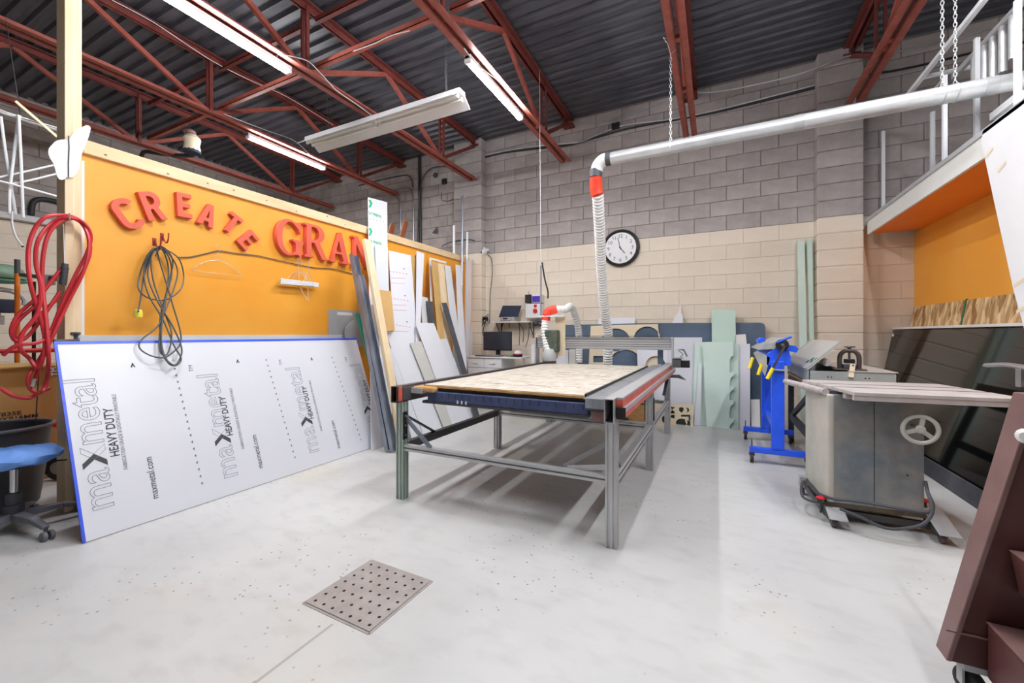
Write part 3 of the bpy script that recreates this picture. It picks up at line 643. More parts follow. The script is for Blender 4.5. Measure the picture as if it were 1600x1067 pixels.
lean('pine_board', 'pale pine board next to the curved tan strip', 'board', (684,411), (696,413), (700,475), (690,475), 3, 'pine', .018, group=G)
lean('white_strip', 'white strip with dark dashes right of the pine board', 'sheet', (695,414), (704,416), (724,575), (712,575), 5, 'white_sheet2', group=G)
lean('charcoal_strip', 'charcoal strip reaching down to the table edge', 'sheet', (690,473), (698,473), (748,645), (741,648), 11, 'charcoal', group=G)
lean('white_strip', 'white strip standing right of the charcoal strip', 'sheet', (712,413), (720,415), (728,560), (718,560), 4, 'white_sheet', group=G)
lean('white_sheet', 'large white lower sheet directly behind the near table corner', 'sheet', (602,518), (638,519), (694,667), (661,678), 8, 'white_sheet', group=G)
lean('grey_strip', 'pale grey strip between two white lower sheets', 'sheet', (641,536), (658,533), (706,662), (693,667), 10, 'grey_strip', group=G)
lean('white_sheet', 'white lower sheet right of the pale grey strip', 'sheet', (649,504), (678,505), (734,652), (706,662), 9, 'white_sheet', group=G)
lean('white_sheet', 'narrow off-white lower sheet beside the charcoal strip', 'sheet', (684,530), (698,529), (742,648), (733,651), 7, 'white_sheet2', group=G)
lean('white_strip', 'white strip edge behind the pine stud near the floor', 'sheet', (603,535), (612,545), (660,678), (640,672), 12.6, 'white_sheet2', group=G)
lean('cardboard_sheet', 'square cardboard piece behind the pine stud', 'sheet', (588,452), (611,455), (617,517), (597,517), 13.4, 'cardboard', floor=False, group=G)
# steel channels, pine stud and dark bars (real sections)
def stick(name, label, pt, pb, wd, dp, m, k, cat, zt=None, channel=False):
    X0 = -3.22+.014*k; a = PLX(*pt, X0, SLOPE); c = PLX(*pb, X0, SLOPE); d = c-a; c = a+d*(a.z/-d.z); d = (a-c).normalized(); s = d.cross(V((1, 0, 0))).normalized(); n = s.cross(d).normalized()
    if n.x < 0: n = -n
    c = c+V((0, 0, .012))
    b = MB(); f = lambda p, i, j: p+s*i+n*j
    if channel:
        o_ = [(-wd/2, dp), (-wd/2, 0), (wd/2, 0), (wd/2, dp), (wd/2-.003, dp), (wd/2-.003, .003), (-wd/2+.003, .003), (-wd/2+.003, dp)]
        b.prism([f(c, *q) for q in o_], a-c)
    else: b.hexa([f(c, -wd/2, 0), f(c, wd/2, 0), f(c, wd/2, dp), f(c, -wd/2, dp), f(a, -wd/2, 0), f(a, wd/2, 0), f(a, wd/2, dp), f(a, -wd/2, dp)])
    return solo(b, name, m, label, cat)
stick('steel_channel', 'grey steel channel leaning over the letter N, left one', (550,399), (603,690), .085, .05, 'stud', 14, 'channel', channel=True)
stick('steel_channel', 'grey steel channel leaning beside the pine stud, right one', (560,430), (610,688), .075, .045, 'stud', 18.5, 'channel', channel=True)
stick('pine_stud', 'long pine stud leaning in front of the letter N', (570,376), (606,580), .09, .04, 'pine', 23, 'stud')
stick('dark_plank', 'dark brown plank behind the steel channels', (566,440), (607,688), .1, .018, 'dark_wood', 10, 'plank')
stick('green_bar', 'thin dark green bar behind the steel channels', (557,490), (609,690), .035, .02, 'green', 12, 'bar')
# tall trim pieces by the pilaster
for i, (ut, vt, ub, wd, m, lab) in enumerate(((709,352,709,.04,'white','slim white trim standing left of the steel tube'), (723,306,719,.045,'steel','tallest steel tube standing by the pilaster'),
        (730,362,725,.035,'white_sheet2','white trim standing just right of the steel tube'), (716,412,713,.07,'white_sheet','wide white trim at the end of the partition'),
        (734,405,728,.08,'white_sheet','wide white trim in front of the pilaster'), (727,420,722,.06,'clear','translucent plastic profile among the white trims'), (738,470,733,.05,'clear','short translucent film roll beside the desk'))):
    y = 5.55+.07*i; a = PY(ut, vt, y+.35); c = PY(ub, 600, y); c.z = .0
    b = MB(); s = V((wd/2, 0, 0))
    if i == 1: b.tube([c+V((0, 0, .012)), a], .022, 10)
    else: b.hexa([c-s, c+s, c+s+V((0, .012, 0)), c-s+V((0, .012, 0)), a-s, a+s, a+s+V((0, .012, 0)), a-s+V((0, .012, 0))])
    solo(b, 'trim_length', m, lab, 'trim', 'trim lengths by the pilaster')
# round blade-like discs by the steel plate
b = MB(); c = PX(556, 522, XP+.06); b.prism([p for p in circ(c, .17, 36, (0, 1, 0), (0, 0, 1)) ], (.004, 0, 0)); solo(b, 'saw_blade', 'light_grey', 'grey round disc half hidden behind the big sheet corner', 'disc')
# brown boards standing beyond the partition
for i, (u, v, ub, vb) in enumerate(((614, 351, 608, 372), (634, 346, 626, 378))):
    a = PX(u, v, -4.3); c = PX(ub, vb, -4.3); d = (c-a); c = a+d*((a.z-.0)/-d.z); c.z = .0
    b = MB(); b.bar(c+V((0, 0, .01)), a, .09, .02, up=(1, 0, 0)); solo(b, 'brown_board', 'dark_wood', 'brown board tip showing above the partition, %s one' % ('left' if i == 0 else 'right'), 'board')

# ================================================================== back wall: conduits, cables, camera
def wire(pl, Y, r, name, m, label, cat, n=5, sides=6, sm=True):
    pts = [PY(u, v, Y) for u, v in pl]; b = MB(); b.tube(smoothpath(pts, n) if sm else pts, r, sides); return solo(b, name, m, label, cat, smooth=True)
YW = YB-.02
wire([(495,325),(520,321),(560,312),(600,304),(616,305),(624,315),(626,340),(626,400)], YW, .014, 'conduit', 'steel', 'steel conduit bending down nearest the printed strip', 'conduit')
wire([(605,300),(630,293),(641,296),(645,310),(646,340),(646,400)], YW, .014, 'conduit', 'steel', 'steel conduit left of the thick black pipe', 'conduit')
wire([(560,290),(600,280),(632,274),(642,278),(645,292)], YW, .012, 'conduit', 'dark_grey', 'dark conduit bending highest on the wall left of the pilaster', 'conduit')
wire([(656,236),(656,300),(657,400)], YW, .03, 'conduit', 'black', 'thick black vertical pipe left of the pilaster', 'pipe', sm=False)
wire([(651,410),(654,330),(656,300),(660,280),(672,264),(690,260),(706,262)], YW-.04, .012, 'cable', 'dark_grey', 'curved grey cable arching to the pilaster', 'cable')
wire([(690,300),(690,312),(700,314),(709,310)], YW, .006, 'cable', 'cord', 'short loose black cable below the small wall box', 'cable')
b = MB(); p = PY(695, 284, YB); b.box(p.x-.05, p.x+.05, YB-.04, YB, p.z-.05, p.z+.05); solo(b, 'junction_box', 'black', 'small black wall box left of the pilaster', 'box', bev=.005)
b = MB(); p = PY(681, 274, YB); b.lathe((p.x, YB, p.z), [(.05, 0), (.05, .02), (.03, .03)], 16, (0, -1, 0)); solo(b, 'round_plate', 'dark_grey', 'round dark plate high on the wall left of the pilaster', 'plate')
b = MB(); b.prism([PY(u, v, YB-.004) for u, v in ((675,364),(683,354),(685,362),(683,366))], (0, .0035, 0)); solo(b, 'wall_patch', 'dark_grey', 'dark triangular patch on the grey blocks', 'patch')
wire([(690,385),(705,378),(730,374),(742,376)], 6.2, .008, 'cable', 'cord', 'black cable arching across the pilaster to the camera', 'cable')
wire([(762,398),(768,405),(769,430),(766,460),(765,500),(764,505)], YW, .006, 'cable', 'dark_grey', 'grey cable running down from the security camera', 'cable')
p = PY(754, 392, 6.3); t = thing('security_camera', 'white dome security camera on the wall beside the pilaster', 'camera', tuple(p))
b = MB(); b.lathe(p+V((0, .06, .0)), [(.07, 0), (.075, .03), (.07, .06)], 20, (0, -1, 0)); b.build('mount', 'white', t, smooth=True)
b = MB(); b.ball(p+V((0, -.01, -.02)), .058, 10); b.build('dome', 'white', t, smooth=True)
b = MB(); b.lathe(p+V((0, -.062, -.035)), [(.026, 0), (.024, .012), (.012, .014)], 14, (0, -1, -.2)); b.build('lens', 'black_gloss', t, smooth=True)
b = MB(); b.cyl(p+V((.05, .02, 0)), p+V((.11, .03, .02)), .025, 12); b.build('arm', 'white', t, smooth=True)
# cables high on the wall
wire([(752,247),(790,238),(840,232),(890,226),(940,212),(985,200),(1060,186),(1110,177),(1190,158),(1273,137)], YW, .016, 'wall_cable', 'rubber', 'black cable bundle along the grey blocks left of the right pilaster', 'cable')
wire([(752,244),(800,234),(860,226),(905,222),(935,210),(975,196),(1050,186),(1120,172),(1200,152),(1273,133)], YW-.03, .008, 'wall_cable', 'galv', 'silver conduit following the black cable bundle', 'conduit')
wire([(750,225),(790,218),(830,208),(880,195),(950,189),(990,178),(1030,162),(1060,148)], YW, .006, 'wall_cable', 'light_grey', 'thin pale wire under the roof deck near the centre', 'wire')
wire([(1090,145),(1130,142),(1200,128),(1260,112),(1310,92),(1340,85),(1375,84)], YW-.2, .009, 'wall_cable', 'galv', 'silver wire running under the roof deck to the right pilaster', 'wire')
wire([(1378,84),(1420,78),(1480,66),(1560,40),(1600,30)], YW, .008, 'wall_cable', 'galv', 'silver wire right of the right pilaster, highest', 'wire')
wire([(1358,116),(1400,110),(1460,97),(1530,80),(1600,66)], YW, .012, 'wall_cable', 'black', 'black cable right of the right pilaster', 'cable')
b = MB(); p = PY(963, 199, YB); b.box(p.x-.06, p.x+.06, YB-.07, YB-.03, p.z-.045, p.z+.045); solo(b, 'junction_box', 'black', 'small black junction box on the cables above the clock', 'box', bev=.005)
# pale wires tied along the joists
def jwire(j, pl, label, r=.005):
    b = MB(); x = JX[j]; b.tube(smoothpath([PLX(u, v, x+dx, 0) for u, v, dx in pl], 5), r, 6); solo(b, 'roof_wire', 'greywhite', label, 'wire', smooth=True)
jwire(1, [(175,0,.12),(240,35,.12),(300,75,.12),(340,100,.12),(390,125,.12),(450,152,.12),(520,195,.12)], 'pale wire looped along the top of the second joist from the left')
jwire(2, [(440,85,.1),(455,88,.1),(480,95,.1),(495,108,.1),(515,130,.1),(528,143,.1),(560,165,.1),(600,195,.1)], 'pale wire tied along the joist over the unlit fixture')
jwire(1, [(350,178,.1),(380,190,.1),(420,205,.1),(460,220,.1),(485,243,.1)], 'pale wire sagging above the far left strip light')
jwire(3, [(725,75,.1),(740,95,.1),(760,112,.1),(785,130,.1)], 'pale wire hooked on the centre joist by its strip light')
b = MB(); b.tube(smoothpath([PY(u, v, 2.93) for u, v in ((552,80),(585,68),(610,56),(640,48))], 4), .005, 6); solo(b, 'roof_wire', 'greywhite', 'pale wire lying along the lower bridging left of centre', 'wire')
# ================================================================== CNC router table
XA, XBb = -2.07, -.53; YL = [2.34, 3.81, 5.29]; W = .064; ZLEG = .715
cnc = thing('cnc_router_table', 'aluminium framed CNC router table with worn plywood bed in mid room', 'machine', ((XA+XBb)/2, 3.8, 0))
def profile_leg(x, y, z0, z1, m):
    b = MB(); h = W/2; g = .007; d = .008
    o = []
    for (sx, sy) in ((1, 0), (0, 1), (-1, 0), (0, -1)):
        n = V((sx, sy, 0)); s = V((-sy, sx, 0)); c = V((x, y, z0))
        o += [c+n*h-s*h, c+n*h-s*(.016+g), c+n*(h-d)-s*(.016+g), c+n*(h-d)-s*(.016-g), c+n*h-s*(.016-g), c+n*h+s*(.016-g), c+n*(h-d)+s*(.016-g), c+n*(h-d)+s*(.016+g), c+n*h+s*(.016+g)]
    b.prism(o, (0, 0, z1-z0)); return b.build('leg', m, cnc)
for x in (XA, XBb):
    for y in YL: profile_leg(x, y, 0, ZLEG, 'alu_green' if (x == XA and y == YL[0]) else 'alu')
def ebar(name, p0, p1, wd, ht, m, par=cnc, groove=True):
    b = MB(); b.bar(p0, p1, wd, ht); o = b.build(name, m, par, bev=.003)
    if groove:
        d = V(p1)-V(p0); up = V((0, 0, 1)); s = d.cross(up).normalized()
        for k in (-1, 1):
            q = MB(); q.bar(V(p0)+s*k*(wd/2)+d*.002, V(p1)+s*k*(wd/2)-d*.002, .002, ht*.22); q.build('groove', 'alu_dark', o)
    return o
ZS = .38
for y in YL: ebar('stretcher', (XA+W/2, y, ZS), (XBb-W/2, y, ZS), .045, .045, 'alu')
for x in (XA, XBb):
    m = 'alu_dark' if x == XA else 'alu'
    for y0, y1 in ((0, 1), (1, 2)): ebar('stretcher', (x, YL[y0]+W/2, ZS), (x, YL[y1]-W/2, ZS), .045, .06, m)
# knee braces
for p0, p1, m in (((XA+.03, 2.34, .6), (XA+.26, 2.34, .4), 'stud'), ((XA, 2.38, .6), (XA, 2.72, .41), 'dark_grey'), ((XBb-.03, 2.36, .44), (XBb-.27, 2.36, .4), 'alu'), ((XBb-.05, 2.5, .55), (XBb-.3, 2.38, .4), 'alu'),
                  ((XBb, 2.38, .5), (XBb, 2.5, .41), 'dark_grey'), ((XBb, 5.25, .66), (XBb, 4.9, .52), 'dark_grey')):
    b = MB(); b.bar(p0, p1, .03, .012, up=(0, 1, 0)); b.build('brace', m, cnc)
for (x, y) in ((XA+.035, 2.33), (XBb-.036, 3.8), (XBb+.036, 3.81)):
    b = MB(); b.box(x-.004, x+.004, y-.02, y+.02, .44, .64); o = b.build('splice_plate', 'black', cnc)
    for z in (.47, .54, .61):
        q = MB(); q.lathe((x, y, z), [(.007, -.007), (.007, .007)], 8, (1, 0, 0)); q.build('bolt', 'chrome', o)
# long side rails on the legs
for x, s in ((XA, -1), (XBb, 1)):
    b = MB(); b.shape([(x-.025, 2.25, ZLEG), (x+.03, 2.25, ZLEG), (x+.03, 2.25, .85 if s > 0 else .832), (x-.025, 2.25, .85 if s > 0 else .832)], [[(x-.02, 2.25, ZLEG+.005), (x+.025, 2.25, ZLEG+.005), (x+.025, 2.25, .845 if s > 0 else .827), (x-.02, 2.25, .845 if s > 0 else .827)]], (0, 3.25, 0)); b.build('side_rail', 'alu' if s > 0 else 'iron', cnc)
    b = MB(); xx = x+.033 if s > 0 else x+.033
    if s > 0:
        for z0, z1, m in ((.845, .855, 'alu'), (.8, .845, 'rail_red'), (.775, .8, 'alu'), (.745, .775, 'rail_red')):
            q = MB(); q.box(xx, xx+(.05 if z0 < .8 else .035), 2.3, 5.4, z0, z1); q.build('guide_rail', m, cnc)
        q = MB(); q.box(xx, xx+.052, 2.285, 2.3, .735, .802); q.build('end_cap', 'black', cnc, bev=.004)
    else:
        q = MB(); q.box(xx, xx+.02, 2.29, 5.4, .73, .822); q.build('guide_rail', 'alu_dark', cnc); q = MB(); q.box(xx, xx+.016, 2.255, 2.289, .725, .83); q.build('end_cap', 'rail_red', cnc, bev=.004)
# bed
bx0, bx1, by0, by1, bz = -1.945, -.72, 2.44, 4.95, .834
b = MB(); b.box(bx0, bx1, by0, by1, bz-.018, bz)
pl = b.build('bed_plywood', ['spoil'], cnc)
# ragged routed edge of the plywood
b = MB(); n = 60; pts = []
for i in range(n+1): pts.append((bx0+(bx1-bx0)*i/n, by0-.004-random.uniform(0, .01), bz-.02))
b.prism(pts+[(bx1, by0+.02, bz-.02), (bx0, by0+.02, bz-.02)], (0, 0, .014)); b.build('bed_edge', 'ply_edge', cnc)
b = MB(); b.box(bx0+.02, bx1+.0, by0+.004, by1, bz-.045, bz-.019); b.build('bed_underlay', 'edge_dark', cnc)
b = MB(); b.box(bx0+.05, bx1+.03, by0-.03, by0+.03, bz-.115, bz-.046); fe = b.build('front_beam', 'blue_edge', cnc, bev=.006)
b = MB(); b.box(bx0+.0, bx1+.03, by0-.025, by0+.03, bz-.135, bz-.117); b.build('front_beam_sole', 'dark_grey', cnc)
b = MB()
for i in range(21): x = bx0+.12+i*.058; b.box(x, x+.002, by0-.0315, by0-.03, bz-.085, bz-.052)
b.build('tick_marks', 'black', fe, kind='stuff')
for i in range(3): b = MB(); x = bx0+.31+i*.035; b.box(x, x+.012, by0-.033, by0-.03, bz-.118, bz-.095); b.build('tape_mark', 'white', fe)
b = MB(); b.box(XA+.06, XA+.25, by0-.06, by0+.06, bz-.05, bz-.012); b.build('corner_block', 'ply_edge', cnc, bev=.012)
b = MB(); b.box(bx0-.0, bx0+.004, by0, by1, bz-.02, bz+.006); b.build('bed_side_strip', 'dark_grey', cnc)
b = MB(); b.box(bx1, bx1+.014, by0, by1, bz-.03, bz+.008); b.build('bed_side_strip', 'black', cnc)
b = MB(); b.box(bx1+.016, XBb-.028, 2.36, 5.3, bz-.012, bz-.006); b.build('side_plate', 'steel', cnc)
b = MB(); b.box(bx1+.035, XBb-.028, 2.36, 5.3, bz-.075, bz-.02); b.build('side_beam', 'alu_dark', cnc)
for y in (2.37, 3.6, 4.85): b = MB(); b.box(XA+.055, bx0+.03, y, y+.05, bz-.06, bz-.022); b.build('side_block', 'light_grey', cnc)
b = MB(); b.box(bx1+.03, XBb-.028, 2.35, 2.359, bz-.062, bz-.005); b.build('end_plate', 'steel', cnc)
b = MB(); b.box(bx1+.06, XBb-.03, 2.37, 2.6, .69, bz-.08); b.build('drive_housing', 'brown_light', cnc)
for y in (3.3, 4.2, 5.2):
    b = MB(); b.box(XA+.03, XBb-.03, y, y+.04, .685, .72); b.build('cross_beam', 'alu_dark', cnc)
b = MB()
for i in range(26):      # routed scars
    x = random.uniform(bx0+.1, bx1-.1); y = random.uniform(by0+.1, by1-.4); a = random.uniform(-.5, .5); l = random.uniform(.03, .3)
    b.bar((x, y, bz+.0004), (x+l*math.cos(a), y+l*math.sin(a), bz+.0004), random.uniform(.002, .006), .0008)
b.build('cut_marks', 'edge_dark', cnc, kind='stuff')
# gantry
YG = 5.0; gx0, gx1 = -2.12, -.46
t = cnc
b = MB(); b.box(gx0, gx1, YG, YG+.07, 1.035, 1.165); g = b.build('gantry_beam', 'alu', t, bev=.003)
for z in (1.06, 1.085, 1.115, 1.14):
    q = MB(); q.box(gx0, gx1, YG-.0012, YG, z-.003, z+.003); q.build('groove', 'alu_dark', g)
for z in (1.03, 1.166):
    q = MB(); q.box(gx0+.02, gx1-.01, YG-.012, YG+.01, z-.006, z+.006); q.build('linear_rail', 'steel', g)
b = MB(); b.box(gx0, gx1-.1, YG+.02, YG+.07, 1.18, 1.186); b.build('cable_tray', 'black', t)
for x in (gx1+.01, gx0-.02):
    b = MB(); b.box(x-.006, x+.012, YG-.03, YG+.1, .80, 1.17); b.build('gantry_upright', 'alu', t, bev=.002)
b = MB(); b.box(-.62, -.56, YG+.1, YG+.13, .85, 1.03); b.build('rear_plate', 'slate', t)
x = gx1+.035
b = MB(); b.box(x-.02, x+.07, YG-.05, YG+.07, .83, .93); b.build('carriage', 'alu_dark', t, bev=.004)
b = MB(); b.box(x+.07, x+.16, YG-.03, YG+.04, .83, .91); b.build('drive_motor', 'black', t, bev=.006)
b = MB(); b.box(x-.02, x+.09, YG-.06, YG+.07, .931, .94); b.build('carriage_plate', 'steel', t)
b = MB(); b.prism([(x+.02, YG, 1.03), (x+.1, YG, 1.04), (x+.14, YG, .96), (x+.125, YG, .95), (x+.09, YG, 1.02)], (0, .03, 0)); b.build('cable_guard', 'stud', t)
b = MB(); b.tube(smoothpath([(x+.04, YG, 1.02), (x+.09, YG-.02, .98), (x+.06, YG-.02, .95)], 5), .004, 6); b.build('lead', 'black', t)
b = MB(); b.prism([(x-.25, YG-.02, .69), (x-.17, YG-.02, .74), (x+.05, YG-.02, .745), (x+.12, YG-.02, .69), (x+.04, YG-.02, .71), (x-.16, YG-.02, .71)], (0, .05, 0)); b.build('bearing_bracket', 'dark_grey', t)
# spindle head
sx = PY(866, 530, YG-.1).x
b = MB(); b.box(sx-.01, sx+.12, YG-.035, YG-.014, .93, 1.42); b.build('spindle_plate', 'template', t)
b = MB(); b.box(sx-.12, sx+.06, YG-.16, YG-.036, .98, 1.26); b.build('spindle_motor', 'camo', t, bev=.02)
b = MB(); b.lathe((sx-.06, YG-.12, .9), [(.035, 0), (.05, .02), (.05, .1)], 16); b.build('collet', 'dark_grey', t, smooth=True)
b = MB(); b.box(sx-.24, sx+.14, YG-.13, YG-.02, 1.43, 1.442); b.build('hose_bracket', 'white', t)
def flex(path, r, name, label=None, parent=None, m='hose_white', pitch=.036, cat='hose'):
    pts = smoothpath(path, 10); L = [0]
    for i in range(1, len(pts)): L.append(L[-1]+(pts[i]-pts[i-1]).length)
    n = max(8, int(L[-1]/pitch*4)); out = []; rs = []; j = 0
    for k in range(n+1):
        s = L[-1]*k/n
        while j < len(L)-2 and L[j+1] < s: j += 1
        f = (s-L[j])/max(1e-9, L[j+1]-L[j]); out.append(pts[j].lerp(pts[j+1], min(1, f))); rs.append(r*(1.0 if k % 4 < 2 else .84))
    b = MB(); b.tube(out, rs, 14)
    return b.build(name, m, parent, smooth=True) if parent else solo(b, name, m, label, cat, smooth=True)
hx = sx-.12
ph = flex([(hx, YG-.08, 1.41), (hx-.01, YG-.1, 1.3), (hx+.01, YG-.12, 1.15), (hx+.05, YG-.14, .99)], .05, 'spindle_hose', parent=cnc)
b = MB(); b.cyl((hx, YG-.08, 1.38), (hx, YG-.08, 1.43), .054, 16); b.build('hose_tape', 'red_tape', cnc, smooth=True)
b = MB(); b.lathe((hx+.07, YG-.15, .87), [(.085, 0), (.1, .05), (.07, .13), (.055, .15)], 18); b.build('dust_shoe', 'light_grey', cnc, smooth=True)
b = MB(); b.tube(smoothpath([(hx, YG-.08, 1.442), (hx+.03, YG-.06, 1.5), (hx+.12, YG-.02, 1.53)], 6), .055, 14); b.build('hose_elbow', 'red_tape', cnc, smooth=True)
pA = V((hx+.12, YG-.02, 1.53))
flex([pA, pA+V((.1, .06, .0)), PY(893, 480, YG+.25), PY(903, 510, YG+.4), PY(905, 545, YG+.5), PY(905, 566, YG+.5)], .048, 'spindle_hose', parent=cnc)
b = MB(); p = PY(845, 415, YG-.06); b.tube([(p.x, YG-.06, 1.45), (p.x, YG-.06, p.z)], .012, 8); b.build('hose_mast', 'steel', cnc, smooth=True)
b = MB(); b.tube(smoothpath([PY(847, 410, YG-.06), PY(851, 435, YG-.06), PY(856, 455, YG-.06), PY(856, 466, YG-.06)], 5), .011, 8); b.build('power_lead', 'rubber', cnc, smooth=True)
b = MB(); p2 = PY(843, 265, YG-.06); b.tube([(p.x, YG-.06, p.z), (p2.x, YG-.06, ZC)], .003, 5); solo(b, 'hang_string', 'white', 'thin white cord from the roof deck to the router mast', 'cord')

# ================================================================== dust duct
YD, ZD, RD = 4.15, 2.98, .06
xs = PY(950, 248, YD).x
t = thing('dust_duct', 'round galvanised dust extraction duct running to the right under the roof', 'duct', (2., YD, ZD))
xe = 3.2
joints = [xs, PY(1248, 195, YD).x, 1.75, xe]
for i in range(3):
    b = MB(); r = RD+(.002 if i % 2 else 0); b.cyl((joints[i], YD, ZD), (joints[i+1]+.03, YD, ZD), r, 24); b.build('duct_length', 'galv', t, smooth=True)
for x in joints[1:3]:
    b = MB(); b.tube([(x-.035, YD, ZD), (x-.034, YD, ZD), (x+.034, YD, ZD), (x+.035, YD, ZD)], [RD, RD+.004, RD+.004, RD], 24); b.build('joint_tape', 'alu', t, smooth=True)
b = MB(); b.cyl((xs-.02, YD, ZD), (xs+.03, YD, ZD), RD+.005, 24); b.build('clamp_band', 'dark_grey', t, smooth=True)
b = MB(); el = smoothpath([(xs, YD, ZD), (xs-.05, YD, ZD-.004), (xs-.1, YD+.01, ZD-.04), (xs-.125, YD+.02, ZD-.1), (xs-.13, YD+.02, ZD-.15)], 4); b.tube(el, RD+.003, 20); b.build('elbow', 'hose_white', t, smooth=True)
b = MB(); b.tube([(xs-.128, YD+.02, ZD-.08), (xs-.132, YD+.02, ZD-.16)], RD+.007, 20); b.build('clamp_band', 'dark_grey', t, smooth=True)
top = V((xs-.13, YD+.02, ZD-.15))
hp = [top, top+V((-.005, .03, -.12)), PY(934, 305, YD+.06), PY(937, 360, YD+.35), PY(940, 430, YD+.75), PY(945, 490, YD+1.1), PY(950, 520, YD+1.27), PY(950, 566, YD+1.4), PY(950, 600, YD+1.42)]
o = flex(hp[2:], .062, 'flex_hose', parent=t)
b = MB(); b.tube(smoothpath(hp[:3], 6), .064, 18); b.build('hose_tape', 'red_tape', t, smooth=True)
def chain(x, y, z0, z1, label, link=.038):
    n = int((z1-z0)/(link*.8)); rt = thing('chain', label, 'chain', (x, y, z0), 'duct chains')
    e = MB(); a = link*.5; w_ = link*.26
    e.tube([(w_*math.cos(k*math.pi/4)*1.0, 0, a*math.sin(k*math.pi/4)) for k in range(8)], .003, 5, closed=True)
    me = bpy.data.meshes.new('link'); me.from_pydata([tuple(p) for p in e.v], [], e.f); me.materials.append(MATS['galv'])
    for k in range(n):
        o = bpy.data.objects.new('link', me); o.location = (0, 0, (k+.5)*(z1-z0)/n); o.rotation_euler = (0, 0, math.pi/2*(k % 2)); place(o, rt)
    b = MB(); b.tube([(x+RD*1.1*math.cos(a)*0, y+(RD+.006)*math.cos(a), ZD+(RD+.006)*math.sin(a)) for a in [k*math.pi/8 for k in range(16)]], .004, 6, closed=True); b.build('sling', 'galv', rt)
    return rt
chain(PY(1048, 200, YD).x, YD, ZD+RD, 3.86, 'steel chain holding the duct near its elbow')
x = PY(1478, 150, YD).x; chain(x-.02, YD, ZD+RD, ZC-.02, 'left of the two long steel chains at the right duct end'); chain(x+.05, YD, ZD+RD, ZC-.02, 'right of the two long steel chains at the right duct end')
b = MB(); xx = PY(1048, 70, YD).x; b.tube([(xx-.02, YD-.06, ZB-.005), (xx, YD, 3.86), (xx+.04, YD+.05, ZB-.005), (xx+.05, YD+.05, ZB+.07), (xx-.06, YD-.06, ZB+.07)], .003, 5, closed=True); solo(b, 'tie_wire', 'galv', 'wire loop tying the short chain to the joist', 'wire')

# ================================================================== desk by the pilaster
yd = 5.72; x0 = PY(731, 570, yd).x; x1 = PY(783, 570, yd).x; zt = .845
t = thing('drawer_cabinet', 'white drawer cabinet with two columns of drawers by the pilaster', 'cabinet', ((x0+x1)/2, 6.0, 0))
b = MB(); b.box(x0, x1, yd+.018, 6.19, .0, zt-.02); b.build('body', 'white', t)
for c in range(2):
    for r in range(5):
        dx0 = x0+(x1-x0)*c/2+.004; dx1 = x0+(x1-x0)*(c+1)/2-.004; z1 = zt-.026-r*.16; z0 = z1-.152
        b = MB(); b.box(dx0, dx1, yd, yd+.017, z0, z1); d = b.build('drawer', 'white', t, bev=.003)
        q = MB(); q.box((dx0+dx1)/2-.05, (dx0+dx1)/2+.05, yd-.012, yd, z0+.06, z0+.09); q.build('handle', 'offwhite', d, bev=.004)
xr = PY(820, 555, yd+.1).x
b = MB(); b.box(x0-.02, xr, yd-.02, 6.19, zt-.019, zt); b.build('top', 'white', t)
b = MB(); b.box(xr-.04, xr-.02, yd+.1, yd+.14, 0, zt-.02); b.build('leg', 'offwhite', t)
# monitor
ym = 5.95; a = PY(755, 545, ym); c = PY(799, 519, ym); t = thing('monitor', 'black flat monitor standing on the white desk top', 'monitor', ((a.x+c.x)/2, ym, zt))
zb = zt+.09
b = MB(); b.box(a.x, c.x, ym, ym+.03, zb, c.z+.01); b.build('casing', 'black', t, bev=.006)
b = MB(); b.box(a.x+.012, c.x-.012, ym-.001, ym, zb+.02, c.z-.002); b.build('screen', 'screen', t)
b = MB(); b.box((a.x+c.x)/2-.04, (a.x+c.x)/2+.04, ym+.03, ym+.05, zt+.005, zb+.1); b.build('stand', 'black', t)
b = MB(); b.box((a.x+c.x)/2-.14, (a.x+c.x)/2+.14, ym-.06, ym+.12, zt, zt+.008); b.build('foot', 'black', t, bev=.003)
t = thing('keyboard', 'dark keyboard in front of the monitor', 'keyboard', ((a.x+c.x)/2-.05, 5.78, zt)); xk = (a.x+c.x)/2-.07
b = MB(); b.box(xk-.22, xk+.22, 5.725, 5.86, zt, zt+.018); b.build('tray', 'dark_grey', t, bev=.004)
b = MB()
for i in range(15):
    for j in range(5): b.box(xk-.21+i*.028, xk-.21+i*.028+.023, 5.735+j*.024, 5.735+j*.024+.019, zt+.018, zt+.024)
b.build('keys', 'light_grey', t, kind='stuff')
p = V((xr-.13, 5.84, zt)); t = thing('tape_dispenser', 'white and red dome shaped box at the desk end', 'box', tuple(p))
b = MB(); b.lathe(p, [(.07, 0), (.075, .04)], 16); b.build('base', 'black', t, smooth=True)
b = MB(); b.lathe(p+V((0, 0, .04)), [(.073, 0), (.066, .03), (.045, .055), (.015, .065)], 16); b.build('dome', 'white', t, smooth=True)
b = MB(); b.lathe(p+V((0, 0, .042)), [(.0765, 0), (.0755, .014)], 16); b.build('band', 'red', t, smooth=True)
p = V((xr-.26, 5.82, zt)); b = MB(); b.box(p.x-.05, p.x+.04, p.y-.04, p.y+.04, zt, zt+.03); solo(b, 'small_box', 'olive', 'small green box between monitor and dome box', 'box', bev=.004)
